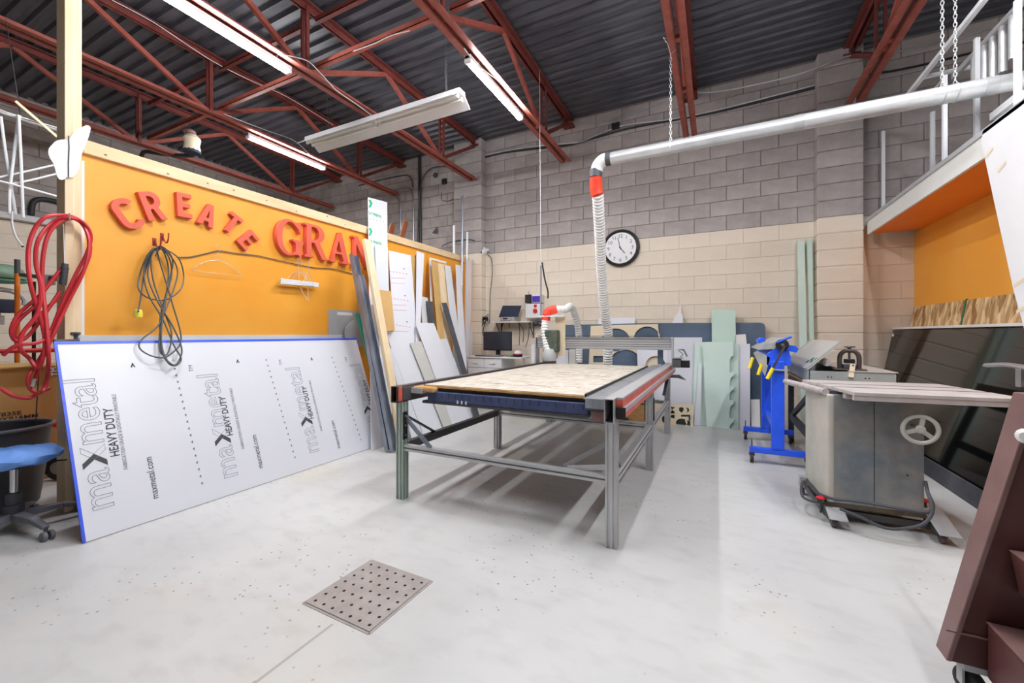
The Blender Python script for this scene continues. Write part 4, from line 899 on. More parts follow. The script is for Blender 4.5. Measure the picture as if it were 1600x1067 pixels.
# wall shelf with receiver and tilted laptop
ysf = 6.15; s0 = PY(766, 503, ysf).x; s1 = PY(828, 503, ysf).x; zs = PY(800, 502, ysf).z
t = thing('wall_shelf', 'thin white wall shelf above the monitor', 'shelf', ((s0+s1)/2, 6.3, zs))
b = MB(); b.box(s0, s1, ysf, YB-.002, zs-.02, zs-.004); b.build('board', 'offwhite', t)
for xx in (s0+.1, s1-.03): b = MB(); b.bar((xx, YB-.01, zs-.25), (xx, ysf+.02, zs-.02), .02, .008, up=(1, 0, 0)); b.box(xx-.01, xx+.01, YB-.01, YB-.003, zs-.28, zs-.02); b.build('bracket', 'dark_grey', t)
a, c = PY(781, 500, ysf+.03), PY(803, 492, ysf+.03)
t = thing('receiver', 'silver stereo receiver on the wall shelf', 'receiver', ((a.x+c.x)/2, ysf+.1, zs-.004))
b = MB(); b.box(a.x, c.x, ysf+.03, ysf+.19, zs-.003, zs+.075); b.build('case', 'alu', t, bev=.004)
b = MB(); b.box(a.x+.06, a.x+.15, ysf+.028, ysf+.03, zs+.035, zs+.062); b.build('display', 'black', t)
for k in range(4): b = MB(); b.box(a.x+.02+k*.05, a.x+.05+k*.05, ysf+.027, ysf+.03, zs+.008, zs+.022); b.build('button', 'dark_grey', t)
b = MB(); b.lathe((c.x-.05, ysf+.03, zs+.045), [(.018, 0), (.016, .015)], 12, (0, -1, 0)); b.build('dial', 'light_grey', t, smooth=True)
b = MB(); q = [PY(u, v, ysf+.05) for u, v in ((779, 493), (809, 493), (812, 478), (783, 478))]
q[0].z = q[1].z = zs+.076
b.prism([q[0], q[1], q[2]+V((0, .06, .01)), q[3]+V((0, .06, .01))], (0, .012, 0)); solo(b, 'laptop_lid', 'navy', 'dark laptop propped on the receiver', 'laptop')
b = MB(); p = PY(790, 478, YB-.04); b.tube([p, PY(793, 452, YB-.03)], .004, 5); solo(b, 'antenna', 'white', 'white antenna wire above the dark laptop', 'antenna')
# tangle of cables with adapter
p = PY(755, 500, 6.28); t = thing('cable_tangle', 'tangle of black cables and adapters hanging on the wall beside the laptop', 'cables', tuple(p))
b = MB(); b.box(p.x-.06, p.x+.07, p.y, p.y+.06, p.z-.02, p.z+.05); b.build('adapter', 'black', t, bev=.006)
b = MB(); b.ball(p+V((.05, -.01, -.03)), .03, 6); b.build('plug', 'offwhite', t, smooth=True)
for k in range(9):
    a = random.uniform(0, 6.28); q = [p+V((random.uniform(-.06, .07), -.01, random.uniform(-.02, .05))) for _ in range(1)]+[p+V((random.uniform(-.12, .14), -.04, random.uniform(-.05, .1))), p+V((random.uniform(-.1, .12), -.03, random.uniform(-.2, -.06))), p+V((random.uniform(-.08, .1), .0, random.uniform(-.34, -.15)))]
    b = MB(); b.tube(smoothpath(q, 5), .005, 5); b.build('cable', 'black', t, smooth=True)
for k, pl in enumerate(([(787,503),(784,512),(783,522)], [(808,503),(815,510),(818,520),(817,535)], [(811,503),(812,520),(811,540)], [(829,503),(827,515),(825,530),(821,543)], [(795,503),(796,512)])):
    wire(pl, 6.25, .006, 'shelf_cable', 'black', 'black cable hanging under the wall shelf, %s' % ['at the receiver', 'curving beside the bracket', 'falling straight behind the dome box', 'slanting down to the dome box', 'shortest one'][k], 'cable')
# control box on the wall
yc = 6.24; a, c = PY(821, 497, yc), PY(845, 474, yc)
t = thing('control_box', 'white control box with red square and red round button on the wall', 'control box', ((a.x+c.x)/2, YB-.05, a.z))
b = MB(); b.box(a.x, c.x, yc, YB-.002, a.z, c.z); b.build('case', 'white', t, bev=.008)
mx = PY(836.5, 478, yc); b = MB(); b.box(mx.x-.025, mx.x+.025, yc-.006, yc, mx.z-.025, mx.z+.025); b.build('button', 'red', t)
mx = PY(836.5, 485.5, yc); b = MB(); b.lathe((mx.x, yc, mx.z), [(.036, 0), (.036, .02), (.03, .026)], 18, (0, -1, 0)); b.build('button', 'red', t, smooth=True)
a, c = PY(820, 473, yc+.03), PY(829, 460, yc+.03); t = thing('black_device', 'small black boxed device with antenna above the control box', 'device', ((a.x+c.x)/2, YB-.04, a.z))
b = MB(); b.box(a.x, c.x, yc+.03, YB-.002, a.z, c.z); b.build('case', 'black', t, bev=.006)
b = MB(); b.cyl((a.x+.05, YB-.06, c.z), (a.x+.05, YB-.06, c.z+.06), .004, 6); b.build('antenna', 'dark_grey', t)
a, c = PY(830.5, 473.5, yc), PY(845, 461, yc); t = thing('screen_unit', 'small white unit with purple screen beside the black device', 'display', ((a.x+c.x)/2, YB-.04, a.z))
b = MB(); b.box(a.x, c.x, yc, YB-.002, a.z+.002, c.z+.02); b.build('case', 'offwhite', t, bev=.006)
b = MB(); b.box(a.x+.008, c.x-.008, yc-.001, yc, a.z+.012, c.z-.01); b.build('screen', 'purple', t)
b = MB(); p = PY(837, 505, YB-.06); b.ball(p, .05, 8); b.ball(p+V((.08, 0, -.01)), .045, 8); solo(b, 'cable_clump', 'dark_grey', 'dark lump of wiring below the control box', 'cables', smooth=True)

# ------------------------------------------------------------------ wall clock
pc = PY(970, 388, YB); R = .285
t = thing('wall_clock', 'large round black-rimmed wall clock with white dial', 'clock', (pc.x, YB, pc.z))
f = lambda x, z, y=0: V((pc.x+x, YB-.001-y, pc.z+z))
b = MB(); b.lathe((pc.x, YB-.001, pc.z), [(R, 0), (R, .03), (R-.008, .048), (R-.03, .055), (R-.045, .045), (R-.05, .03)], 48, (0, -1, 0)); b.build('rim', 'black', t, smooth=True)
b = MB(); b.lathe((pc.x, YB-.001, pc.z), [(R-.045, .0), (R-.045, .0335)], 48, (0, -1, 0)); d = b.build('dial', 'white', t)
for k in range(1, 13):
    an = math.pi/2-k*math.pi/6; q = textmesh(str(k), .075, f(math.cos(an)*.182, math.sin(an)*.182-.026, .0345), (1, 0, 0), (0, 0, 1), align='CENTER'); q.build('numeral', 'black', d, recalc=False)
for (an, l, w_) in ((math.radians(90-142), .11, .012), (math.radians(90+14), .165, .009)):
    b = MB(); e = V((math.cos(an), 0, math.sin(an))); o = f(0, 0, .037); b.bar(o-e*.03, o+e*l, w_, .0015, up=(0, 1, 0)); b.build('hand', 'black', t)
b = MB(); b.lathe((pc.x, YB-.035, pc.z), [(.012, 0), (.012, .006)], 12, (0, -1, 0)); b.build('hub', 'black', t)
# ================================================================== sheets stacked on the back wall behind the table
SB = .13
def leanb(name, label, cat, pts, k, m, th=.006, holes=(), floor=True, n=1, yb=6.14, round_=False):
    """outline given by photo points (two lowest last when carried to the floor) on the plane Y = yb - .02k + SB z"""
    Y0 = yb-.022*k; q = [PLY(*p, Y0, SB) for p in pts]
    if floor:
        for c in (-1, -2):
            p = q[c]; q[c] = V((p.x, Y0, .002))
    hs = [[PLY(*p, Y0, SB) for p in h] for h in holes]
    nn = V((0, 1, -SB)).normalized()*th; b = MB(); b.shape(q, hs, nn); return solo(b, name, m, label, cat)
def ell(cu, cv, ru, rv, n=24, a0=0, a1=360): return [(cu+ru*math.cos(math.radians(a0+(a1-a0)*i/n)), cv+rv*math.sin(math.radians(a0+(a1-a0)*i/n))) for i in range(n)]
leanb('slate_board', 'large slate blue stained board with rounded corner behind all foam pieces', 'board', [(872,508),(1000,505),(1188,504),(1194,506),(1196,512),(1194,680),(874,640)], 1, 'slate', .012)
leanb('template_board', 'beige plywood template with big oval cut-outs behind the gantry', 'board', [(923,509),(1028,506),(1040,640),(916,640)], 2.2, 'template', .012,
      holes=[ell(962, 531, 22, 18), ell(1011, 530, 21, 20), [(927,556),(942,556),(942,566),(927,566)], ell(977, 566, 24, 20)])
leanb('white_sheet', 'white oblong sheet peeking over the slate board near the hose', 'sheet', [(935,497),(992,496),(992,520),(934,520)], .2, 'white_sheet')
leanb('white_cutout', 'white swan-neck shaped cut-out peeking over the slate board', 'cutout', [(1049,506),(1055,494),(1060,488),(1062,480),(1062.5,472),(1064,480),(1064,489),(1067,494),(1066,520),(1049,520)], .2, 'white')
leanb('white_ring', 'white sheet with arched cut-out below the gantry', 'sheet', [(995,545),(1045,545),(1048,660),(1000,660)], 4, 'white_sheet', holes=[ell(1024, 572, 16, 16)])
leanb('white_sheet', 'glossy white sheet right of the gantry end', 'sheet', [(1043,527),(1097,527),(1099,660),(1040,660)], 5, 'white_gloss')
leanb('foam_board', 'tall pale green foam board behind the notched one', 'foam board', [(1112,485),(1130,483),(1149,485),(1151,600),(1152,660),(1113,660)], 4, 'foam', .03)
leanb('foam_board', 'pale green foam strip left of the notched foam board', 'foam board', [(1086,535),(1112,534),(1110,660),(1082,660)], 7.5, 'foam2', .03)
leanb('white_strip', 'white strip with fine printed marks on the green foam', 'sheet', [(1092,570),(1097,566),(1094,680),(1084,680)], 9, 'white_sheet')
nt_ = [(1098,535),(1145,534),(1146,550)]
for vt, vb in ((556, 582), (588, 603), (609, 625), (632, 653), (660, 675)): nt_ += [(1146,vt),(1143.6,vt+.6),(1141.6,vt+3),(1140.4,vt+6),(1140,vt+9),(1140,vb),(1147,vb+.5)]
leanb('foam_board', 'pale green foam board with scalloped notches down its right edge', 'foam board', nt_+[(1148,682),(1104,680)], 12, 'foam2', .04)
leanb('foam_board', 'pale green foam seen through the scalloped notches', 'foam board', [(1136,536),(1154,537),(1154,660),(1136,660)], 10, 'foam', .015)
leanb('white_sheet', 'white sheet with pencil marks right of the notched foam', 'sheet', [(1152,538),(1172,537),(1172,660),(1153,660)], 8.8, 'white_sheet')
leanb('white_sheet', 'pale sheet with notched corner above the marked white sheet', 'sheet', [(1150,523),(1165,522),(1167,538),(1168,600),(1152,600)], 5.8, 'offwhite')
leanb('white_offcut', 'small pale offcut beside the blue stand', 'sheet', [(1173,624),(1187,624),(1188,660),(1174,660)], 8, 'offwhite')
hl = [ell(1065, 660, 9, 6), ell(1041, 655, 7, 7), ell(1030, 669, 7, 5), ell(1044, 671, 9, 5), ell(1060, 672, 8, 3.5),
      [(1047,635),(1054,634),(1054,637),(1050,640),(1054,643),(1054,646),(1047,646),(1050,640)], [(1061,637),(1064,635),(1068,637),(1068,641),(1065,645),(1061,642)], [(1071,636),(1076,638),(1077,642),(1073,645),(1074,640)],
      [(1064,648),(1080,648),(1080,657),(1076,657),(1076,651),(1064,651)], [(1049,648),(1054,648),(1054,654),(1047,652)], [(1070,656),(1079,658),(1079,666),(1073,664)]]
leanb('letter_template', 'beige plywood template with cut-out letters on the floor by the foam', 'board', [(1018,629),(1083,632),(1083,680),(1018,676)], 14.5, 'template', .012, holes=hl, floor=False)
leanb('plywood_offcut', 'brown plywood offcut under the far table end', 'board', [(960,635),(1017,632),(1018,670),(984,668)], 13, 'ply_edge', .02)
leanb('dark_crate', 'green-black crate board under the far table end', 'board', [(870,622),(985,622),(1017,634),(1078,637),(1078,676),(870,656)], 11, 'camo', .02)
# boxes and cards between table and wall (stand on a low crate behind the table)
yq = 5.72
def upbox(name, label, cat, u0, u1, v0, m, d=.06, y=yq, z0=0.0):
    a, c = PY(u0, v0, y), PY(u1, v0, y); b = MB(); b.box(a.x, c.x, y, y+d, z0, a.z); return solo(b, name, m, label, cat, bev=.003)
upbox('white_plank', 'white plank standing behind the router spindle', 'plank', 830, 842, 538, 'white', .03)
upbox('printed_carton', 'white carton with blue print behind the table', 'carton', 867, 888, 547, 'white_sheet', .1, 5.78)
upbox('printed_carton', 'white carton with pale red stripes behind the table', 'carton', 889, 899, 546, 'offwhite', .1, 5.78)
upbox('dark_plank', 'dark plank standing behind the dust shoe', 'plank', 848, 866, 546, 'charcoal', .02, 5.76)
b = MB(); a = PY(868, 553, 5.779); b.box(a.x+.01, a.x+.03, 5.777, 5.779, a.z-.06, a.z+.02); solo(b, 'print_label', 'navy', 'dark blue print label on the white carton', 'label')

# ------------------------------------------------------------------ foam strips by the right pilaster
for i, (u0, v0, u1, ub0, ub1, m, lab) in enumerate(((1246,376,1257,1250,1262,'foam2','pale green foam strip with dotted end, left of the two'), (1261,372,1269,1266,1272,'foam','pale green foam strip nearest the pilaster'))):
    y = 6.3-.0*i; a, c = PY(u0, v0, y), PY(u1, v0+1, y); e, g = PY(ub0, 530, y-.14), PY(ub1, 530, y-.14)
    b = MB(); q0, q1 = V((e.x, y-.24, 0)), V((g.x, y-.24, 0)); b.hexa([q0, q1, q1+V((0, .04, 0)), q0+V((0, .04, 0)), a, c, c+V((0, .04, 0)), a+V((0, .04, 0))]); solo(b, 'foam_strip', m, lab, 'foam strip', 'foam strips by the pilaster')

# ================================================================== right booth with loft
XS, XO, ZS1, ZS0 = 1.6, 2.07, 2.535, 2.39
bt = struct(bpy.data.objects.new('wall_booth', None)); COL.objects.link(bt); bt.location = (XO+.05, 3., 0)
b = MB(); b.box(XO, XO+.1, 1.2, YB-.003, 0, ZS0); b.build('panel', 'orange', bt)
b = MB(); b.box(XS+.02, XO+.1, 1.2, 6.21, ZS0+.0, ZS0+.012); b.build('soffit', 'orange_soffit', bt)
b = MB(); b.box(XS, XS+.02, 1.2, 6.21, ZS0-.006, ZS1); b.build('fascia', 'offwhite', bt)
b = MB(); b.box(XS-.012, XS+.03, 1.2, 6.21, ZS1, ZS1+.035); b.build('fascia_trim', 'light_grey', bt)
b = MB(); b.box(XS+.02, XR, 1.2, YB-.003, ZS1-.02, ZS1+.0); b.build('loft_floor', 'offwhite', bt)
b = MB(); b.box(XO, XR, 1.2, 1.3, 0, ZS1-.03); b.build('end_wall', 'plain_wall', bt)
gp = [PX(u, v, XS-.012) for u, v in ((1533,222),(1541,258),(1553,314),(1584,455),(1600,513))]
lo = gp[-1]; yy = lo.y; 
b = MB(); b.prism(gp+[V((XS-.012, yy-.12, .95)), V((XS-.012, 1.5, .95)), V((XS-.012, 1.5, 2.56)), V((XS-.012, gp[0].y-.02, 2.56))], (.01, 0, 0)); g = b.build('gusset_panel', 'white', bt)
for (u, v, w_) in ((1545, 240, .09), (1565, 262, .08), (1593, 442, .1), (1597, 484, .1)):
    p = PX(u, v, XS-.0135); q = MB(); q.bar(p+V((0, w_/2, -.01)), p+V((0, -w_/2, .02)), .0012, .02); q.build('tape', 'template', g)
# ledge, OSB
b = MB(); b.box(1.87, XO, 3.0, 6.37, 1.262, 1.285); o = b.build('ledge', 'white', bt, bev=.003)
yA, yM, yE = 4.42, PX(1508, 490, XO-.02).y, 6.34
def osb(y0, y1, lab):
    b = MB(); b.hexa([(XO-.05, y0, 1.286), (XO-.038, y0, 1.286), (XO-.038, y1, 1.286), (XO-.05, y1, 1.286), (XO-.014, y0, 1.52), (XO-.002, y0, 1.52), (XO-.002, y1, 1.52), (XO-.014, y1, 1.52)]); solo(b, 'osb_offcut', 'osb', lab, 'board')
osb(yA, yM-.02, 'oriented strand board offcut on the ledge, nearer the white panel'); osb(yM+.02, yE, 'oriented strand board offcut on the ledge, nearer the back wall')
b = MB(); b.hexa([(XO-.05, yM-.012, 1.286), (XO-.04, yM-.012, 1.286), (XO-.04, yM+.012, 1.286), (XO-.05, yM+.012, 1.286), (XO-.014, yM-.012, 1.53), (XO-.004, yM-.012, 1.53), (XO-.004, yM+.012, 1.53), (XO-.014, yM+.012, 1.53)]); solo(b, 'green_strip', 'green', 'thin dark green strip between two strand boards', 'strip')
# black acrylic sheets
b = MB(); X0, X1 = 1.64, 1.855; y0, y1 = 3.85, 6.29
b.hexa([(X0, y0, .0), (X0+.01, y0, 0), (X0+.01, y1, 0), (X0, y1, 0), (X1, y0, 1.25), (X1+.01, y0, 1.25), (X1+.01, y1, 1.25), (X1, y1, 1.25)])
o = solo(b, 'acrylic_sheet', 'black_gloss', 'large glossy black acrylic sheet leaning under the ledge', 'sheet')
b = MB(); b.box(X1-.012, X1-.008, y1-.06, y1-.01, 1.17, 1.21); b.build('corner_label', 'white', o)
b = MB(); b.hexa([(X0-.03, 3.7, .0), (X0-.015, 3.7, 0), (X0-.015, 6.1, 0), (X0-.03, 6.1, 0), (X0-.008, 3.7, .13), (X0+.007, 3.7, .13), (X0+.007, 6.1, .13), (X0-.008, 6.1, .13)])
solo(b, 'charcoal_plank', 'charcoal', 'long charcoal plank along the foot of the black sheet', 'plank')
# ------------------------------------------------------------------ loft: railing, pipes, cloth
XLo = 1.76
t = thing('loft_railing', 'white steel loft railing above the booth', 'railing', (XLo, 4.5, ZS1))
for (u, vt, m) in ((1380, 205, 'tube_white'), (1457, 175, 'light_grey'), (1476, 118, 'tube_white'), (1526, 60, 'light_grey'), (1590, 0, 'tube_white')):
    p = PX(u, vt, XLo); zt_ = min(p.z, 3.64); b = MB(); b.box(XLo-.014, XLo+.014, p.y-.014, p.y+.014, ZS1, zt_); b.build('post', m, t)
b = MB(); p = PX(1410, 157, XLo); b.bar((XLo, 2.0, 3.66), (XLo, p.y, 3.66), .035, .035); b.build('top_rail', 'tube_white', t)
p = PX(1445, 121, XLo); q = PX(1530, 103, XLo+.5); b = MB(); b.bar(PX(1442, 121, XLo), PX(1520, 104, XLo+.35), .03, .03); b.build('cross_rail', 'tube_white', t)
b = MB(); b.bar((XLo+.2, 2.0, 3.58), (XLo+.2, 5.2, 3.58), .03, .045); b.build('hanging_rail', 'light_grey', t)
b = MB(); b.bar(PX(1476, 122, XLo), PX(1444, 160, XLo), .02, .02); b.build('brace', 'light_grey', t)
for i, (u, vt, vb) in enumerate(((1523, 47, 138), (1539, 30, 135), (1552, 12, 126), (1567, 2, 113), (1583, -10, 92))):
    X = XLo+.2; a, c = PX(u, vt, X), PX(u, vb, X); yy = a.y; zt_ = 3.556
    b = MB(); z0 = 1.207+(c.z-1.207); b.shape([(X+.025*math.cos(k*math.pi/8), yy+.025*math.sin(k*math.pi/8), z0) for k in range(16)], [[(X+.021*math.cos(k*math.pi/8), yy+.021*math.sin(k*math.pi/8), z0) for k in range(16)]], (0, 0, zt_-z0))
    solo(b, 'hanging_pipe', 'galv', 'galvanised pipe hanging from the loft rail, %s from the left' % ['first', 'second', 'third', 'fourth', 'fifth'][i], 'pipe', 'pipes on the loft rail', smooth=True)
b = MB(); pts = []; n = 14; g0 = PX(1545, 190, 1.85)
for i in range(n+1):
    for j in range(n+1):
        x = 1.79+.15*i/n; y = g0.y-.35+.75*j/n; e = math.sin(math.pi*i/n)*math.sin(math.pi*j/n); pts.append((x, y, ZS1+.004+.26*e**.6+.02*random.random()*e))
b.add(pts, [(i*(n+1)+j, (i+1)*(n+1)+j, (i+1)*(n+1)+j+1, i*(n+1)+j+1) for i in range(n) for j in range(n)]); solo(b, 'folded_tarp', 'navy', 'dark navy tarp bundled on the loft edge', 'tarp', smooth=True)
p = PX(1574, 166, 1.835); b = MB(); b.hexa([p+V(q) for q in ((-.03, -.14, -.03), (.05, -.14, -.03), (.05, .14, -.03), (-.03, .14, -.03), (-.03, -.14, .02), (.05, -.14, .05), (.05, .14, .05), (-.03, .14, .02))]); solo(b, 'white_box', 'greywhite', 'pale flat box lying on the navy tarp', 'box')

# ================================================================== table saw
ca, sa = math.cos(math.radians(5)), math.sin(math.radians(5)); T0 = V((.64, 3.27, 0))
RM = Matrix.Translation(T0) @ Matrix.Rotation(math.radians(4), 4, 'Z')
t = thing('table_saw', 'old grey table saw with cast iron top on a mobile base', 'saw', tuple(T0+V((.25, .25, 0))))
W_, D_, z0, z1 = .48, .5, .11, .82
b = MB(RM); b.box(.03, W_, .0, D_, z0, z1); b.build('cabinet', 'saw', t, bev=.006)
b = MB(RM); b.box(-.0, .04, -.003, D_+.01, z0, z1-.0); b.build('cabinet_side', 'saw_pale', t, bev=.012)
b = MB(RM); b.box(W_/2-.001, W_/2+.002, -.0015, 0.001, z0+.02, z1); b.build('seam', 'black', t)
b = MB(RM); b.prism([(-.015, -.008, z0-.005), (W_+.01, -.008, z0-.005), (W_+.005, -.004, z0+.02), (-.01, -.004, z0+.02)], (0, D_+.02, 0)); b.build('plinth', 'edge_dark', t)
b = MB(RM); b.lathe((.4, -.001, z0+.24), [(.005, 0), (.005, .002)], 8, (0, -1, 0)); b.build('bolt_hole', 'black', t)
tz = .862
TT = [V((.736, 3.09, 0)), V((1.5, 3.17, 0)), V((1.38, 3.86, 0)), V((.585, 3.78, 0))]
b = MB(); b.hexa([p+V((0, 0, tz-.022)) for p in TT]+[p+V((0, 0, tz)) for p in TT]); top = b.build('saw_top', 'cast', t, bev=.003)
b = MB(); e0, e1 = TT[0], TT[1]; d = (e1-e0).normalized(); n = V((-d.y, d.x, 0))
b.hexa([e0+n*.004+V((0, 0, tz-.05)), e1+n*.004+V((0, 0, tz-.05)), e1+n*.03+V((0, 0, tz-.05)), e0+n*.03+V((0, 0, tz-.05)), e0+n*.004+V((0, 0, tz-.022)), e1+n*.004+V((0, 0, tz-.022)), e1+n*.03+V((0, 0, tz-.022)), e0+n*.03+V((0, 0, tz-.022))]); b.build('saw_top_rib', 'cast', t)
for f in (.2, .5, .75):
    p0 = TT[0].lerp(TT[3], f); b = MB(); b.bar(p0+V((.01, 0, tz-.04)), p0+V((.12, .005, tz-.04)), .05, .036); b.build('saw_top_lug', 'cast', t, bev=.006)
for f in (.35, .62):
    b = MB(); p0 = TT[3].lerp(TT[0], f)+V((0, 0, tz+.0004)); p1 = TT[2].lerp(TT[1], f)+V((0, 0, tz+.0004)); b.bar(p0, p1, .018, .0012); b.build('mitre_slot', 'dark_grey', top)
b = MB(); p0 = TT[3]+V((-.09, .1, tz-.03)); p1 = TT[0]+V((-.1, .2, tz-.03)); b.cyl(p0, p1, .022, 12); b.build('fence_rail', 'cast', t, smooth=True)
b = MB(); b.bar(p0.lerp(p1, .6), TT[3].lerp(TT[0], .55)+V((.02, 0, tz-.03)), .02, .02); b.bar(p0.lerp(p1, .1), TT[3].lerp(TT[0], .1)+V((.02, 0, tz-.03)), .02, .02); b.build('rail_bracket', 'cast', t)
b = MB(RM); b.box(.02, W_-.02, .02, D_-.02, z1, tz-.023); b.build('trunnion_housing', 'dark_grey', t)
# handwheel in front of the right cabinet edge
hw = PY(1438, 671, 3.19); RW = .078
b = MB(); b.tube([hw+V((RW*math.cos(k*math.pi/16), 0, RW*math.sin(k*math.pi/16))) for k in range(32)], .0115, 10, closed=True); wh = b.build('handwheel', 'cast2', t, smooth=True)
for k in range(3):
    a = math.radians(200+120*k); e = V((math.cos(a), 0, math.sin(a))); q = MB(); q.bar(hw+e*.012, hw+e*(RW-.006), .024, .01, up=(0, 1, 0)); q.build('spoke', 'cast2', wh, bev=.003)
q = MB(); q.lathe(hw+V((0, .015, 0)), [(.022, 0), (.024, .02), (.016, .03)], 16, (0, -1, 0)); q.build('hub', 'cast2', wh, smooth=True)
q = MB(); q.cyl(hw, hw+V((0, .12, 0)), .012, 10); q.build('shaft', 'steel', wh, smooth=True)
# mobile base
for nm, (u, v), (u2, v2) in (('a', (1303, 824), (1290, 780)), ('b', (1474, 850), (1455, 800))):
    p = PZ(u, v); p.z = 0; e = V((-.02, .2, 0))
    b = MB(); b.hexa([p+V(q) for q in ((-.03, -.04, .06), (.065, -.04, .06), (.065, .21, .135), (-.03, .21, .135), (-.03, -.04, .064), (.065, -.04, .064), (.065, .21, .139), (-.03, .21, .139))]); b.build('foot_plate', 'light_grey', t)
    b = MB(); b.box(p.x-.02, p.x+.03, p.y+.02, p.y+.2, .03, .072); b.build('base_corner', 'dark_grey', t, bev=.004)
    b = MB(); b.lathe(p+V((-.012, .01, .028)), [(.026, 0), (.028, .004), (.028, .018), (.026, .022)], 16, (1, 0, 0)); b.build('caster_wheel', 'iron', t, smooth=True)
p = V((.6, 3.74, 0)); b = MB(); b.box(p.x-.04, p.x+.02, p.y-.03, p.y+.03, .06, .14); b.build('base_corner', 'light_grey', t, bev=.004); b = MB(); b.lathe(p+V((-.03, .0, .026)), [(.026, 0), (.026, .022)], 16, (1, 0, 0)); b.build('caster_wheel', 'iron', t, smooth=True)
a = PZ(1303, 824); c = PZ(1474, 850); b = MB(); b.bar((a.x, a.y+.15, .05), (c.x, c.y+.13, .05), .03, .04); b.build('base_rail', 'alu_dark', t)
b = MB(); b.bar((a.x-.02, a.y+.18, .05), (p.x, p.y, .08), .03, .04); b.build('base_rail', 'alu_dark', t)
for (px_, z) in ((V((a.x-.05, a.y+.09, 0)), .14), (V((c.x-.01, c.y+.2, 0)), .17)):
    b = MB(); b.cyl(px_+V((0, 0, .05)), px_+V((0, 0, z)), .007, 8); b.build('levelling_screw', 'dark_grey', t); b = MB(); b.lathe(px_+V((0, 0, z)), [(.025, 0), (.028, .006), (.01, .016)], 10); b.build('levelling_knob', 'red', t, smooth=True)
b = MB(); f = lambda u, v, Y: PY(u, v, Y)
pth = [f(1263,752,3.6), f(1275,768,3.4), f(1300,779,3.22), f(1330,782,3.17), f(1370,788,3.15), f(1420,797,3.14), f(1452,800,3.14), f(1458,790,3.2), f(1450,770,3.25), f(1446,752,3.3)]
b.tube(smoothpath(pth, 6), .009, 8)
pth = [f(1312,795,3.15), f(1340,806,3.12), f(1380,824,3.1), f(1410,826,3.1), f(1440,820,3.1), f(1455,805,3.12), f(1456,790,3.14), f(1448,765,3.2)]
b.tube(smoothpath(pth, 6), .009, 8)
pth = [f(1262,760,3.5), f(1256,752,3.52), f(1252,762,3.45), f(1254,775,3.35), f(1265,782,3.3), f(1278,784,3.25)]
b.tube(smoothpath(pth, 6), .009, 8)
solo(b, 'power_cord', 'dark_grey', 'thick grey power cord wrapped round the table saw base', 'cord', smooth=True)

# ================================================================== grey slant-lid metal box on a black bench, with pipe vise
gx0, gx1, gy0, gy1, gz = .72, 1.30, 4.32, 5.55, .892
t = thing('steel_bench', 'black steel bench under the grey metal box', 'bench', ((gx0+gx1)/2, 4.9, 0))
for x in (gx0+.03, gx1-.03):
    for y in (gy0+.05, gy1-.05): b = MB(); b.box(x-.025, x+.025, y-.025, y+.025, 0, .74); b.build('leg', 'bench', t)
for x in (gx0+.03, gx1-.03):
    b = MB(); b.box(x-.025, x+.025, gy0+.05, gy1-.05, .70, .76); b.build('rail', 'bench', t); b = MB(); b.box(x-.02, x+.02, gy0+.05, gy1-.05, .26, .33); b.build('rail', 'bench', t)
for y in (gy0+.05, gy1-.05): b = MB(); b.box(gx0+.03, gx1-.03, y-.02, y+.02, .70, .76); b.build('rail', 'bench', t)
b = MB(); b.box(gx0, gx1, gy0+.02, gy1-.02, .761, .785); b.build('shelf_board', 'ply_edge', t)
b = MB(); b.bar((gx0+.03, gy1-.1, .3), (gx0+.03, gy0+.1, .68), .03, .05); b.build('brace', 'bench', t)
t = thing('metal_box', 'long grey sheet metal box with raised slanted lid behind the table saw', 'metal box', ((gx0+gx1)/2, 4.9, .785))
b = MB()
b.box(gx0, gx1, gy0, gy0+.006, .786, gz); b.box(gx0, gx1, gy1-.006, gy1, .786, gz); b.box(gx0, gx0+.006, gy0, gy1, .786, gz); b.box(gx1-.006, gx1, gy0, gy1, .786, gz); b.box(gx0, gx1, gy0, gy1, .786, .792); b.build('body', 'box_grey', t)
b = MB(); b.box(gx0+.27, gx1+.006, gy0-.006, gy1+.006, gz, gz+.008); b.build('fixed_top', 'box_lid', t)
for x in (.85, .875, 1.1, 1.125): b = MB(); b.lathe((x, gy0, gz-.05), [(.006, 0), (.006, .0015)], 8, (0, -1, 0)); b.build('hole', 'black', t)
b = MB(); lx0, lx1, lz0, lz1 = gx0-.01, .955, gz+.004, 1.14
b.hexa([(lx0, gy0, lz0), (lx1, gy0, lz1), (lx1, gy1, lz1), (lx0, gy1, lz0), (lx0-.006, gy0, lz0+.008), (lx1-.006, gy0, lz1+.008), (lx1-.006, gy1, lz1+.008), (lx0-.006, gy1, lz0+.008)]); ld = b.build('lid', 'box_lid', t)
for f, g in ((.0, .04), (.96, 1.0)):
    y0_, y1_ = gy0+(gy1-gy0)*f, gy0+(gy1-gy0)*g; q = MB(); q.hexa([(lx0-.007, y0_, lz0+.008), (lx1-.007, y0_, lz1+.008), (lx1-.007, y1_, lz1+.008), (lx0-.007, y1_, lz0+.008), (lx0-.012, y0_, lz0+.014), (lx1-.012, y0_, lz1+.014), (lx1-.012, y1_, lz1+.014), (lx0-.012, y1_, lz0+.014)]); q.build('lid_flange', 'box_grey', ld)
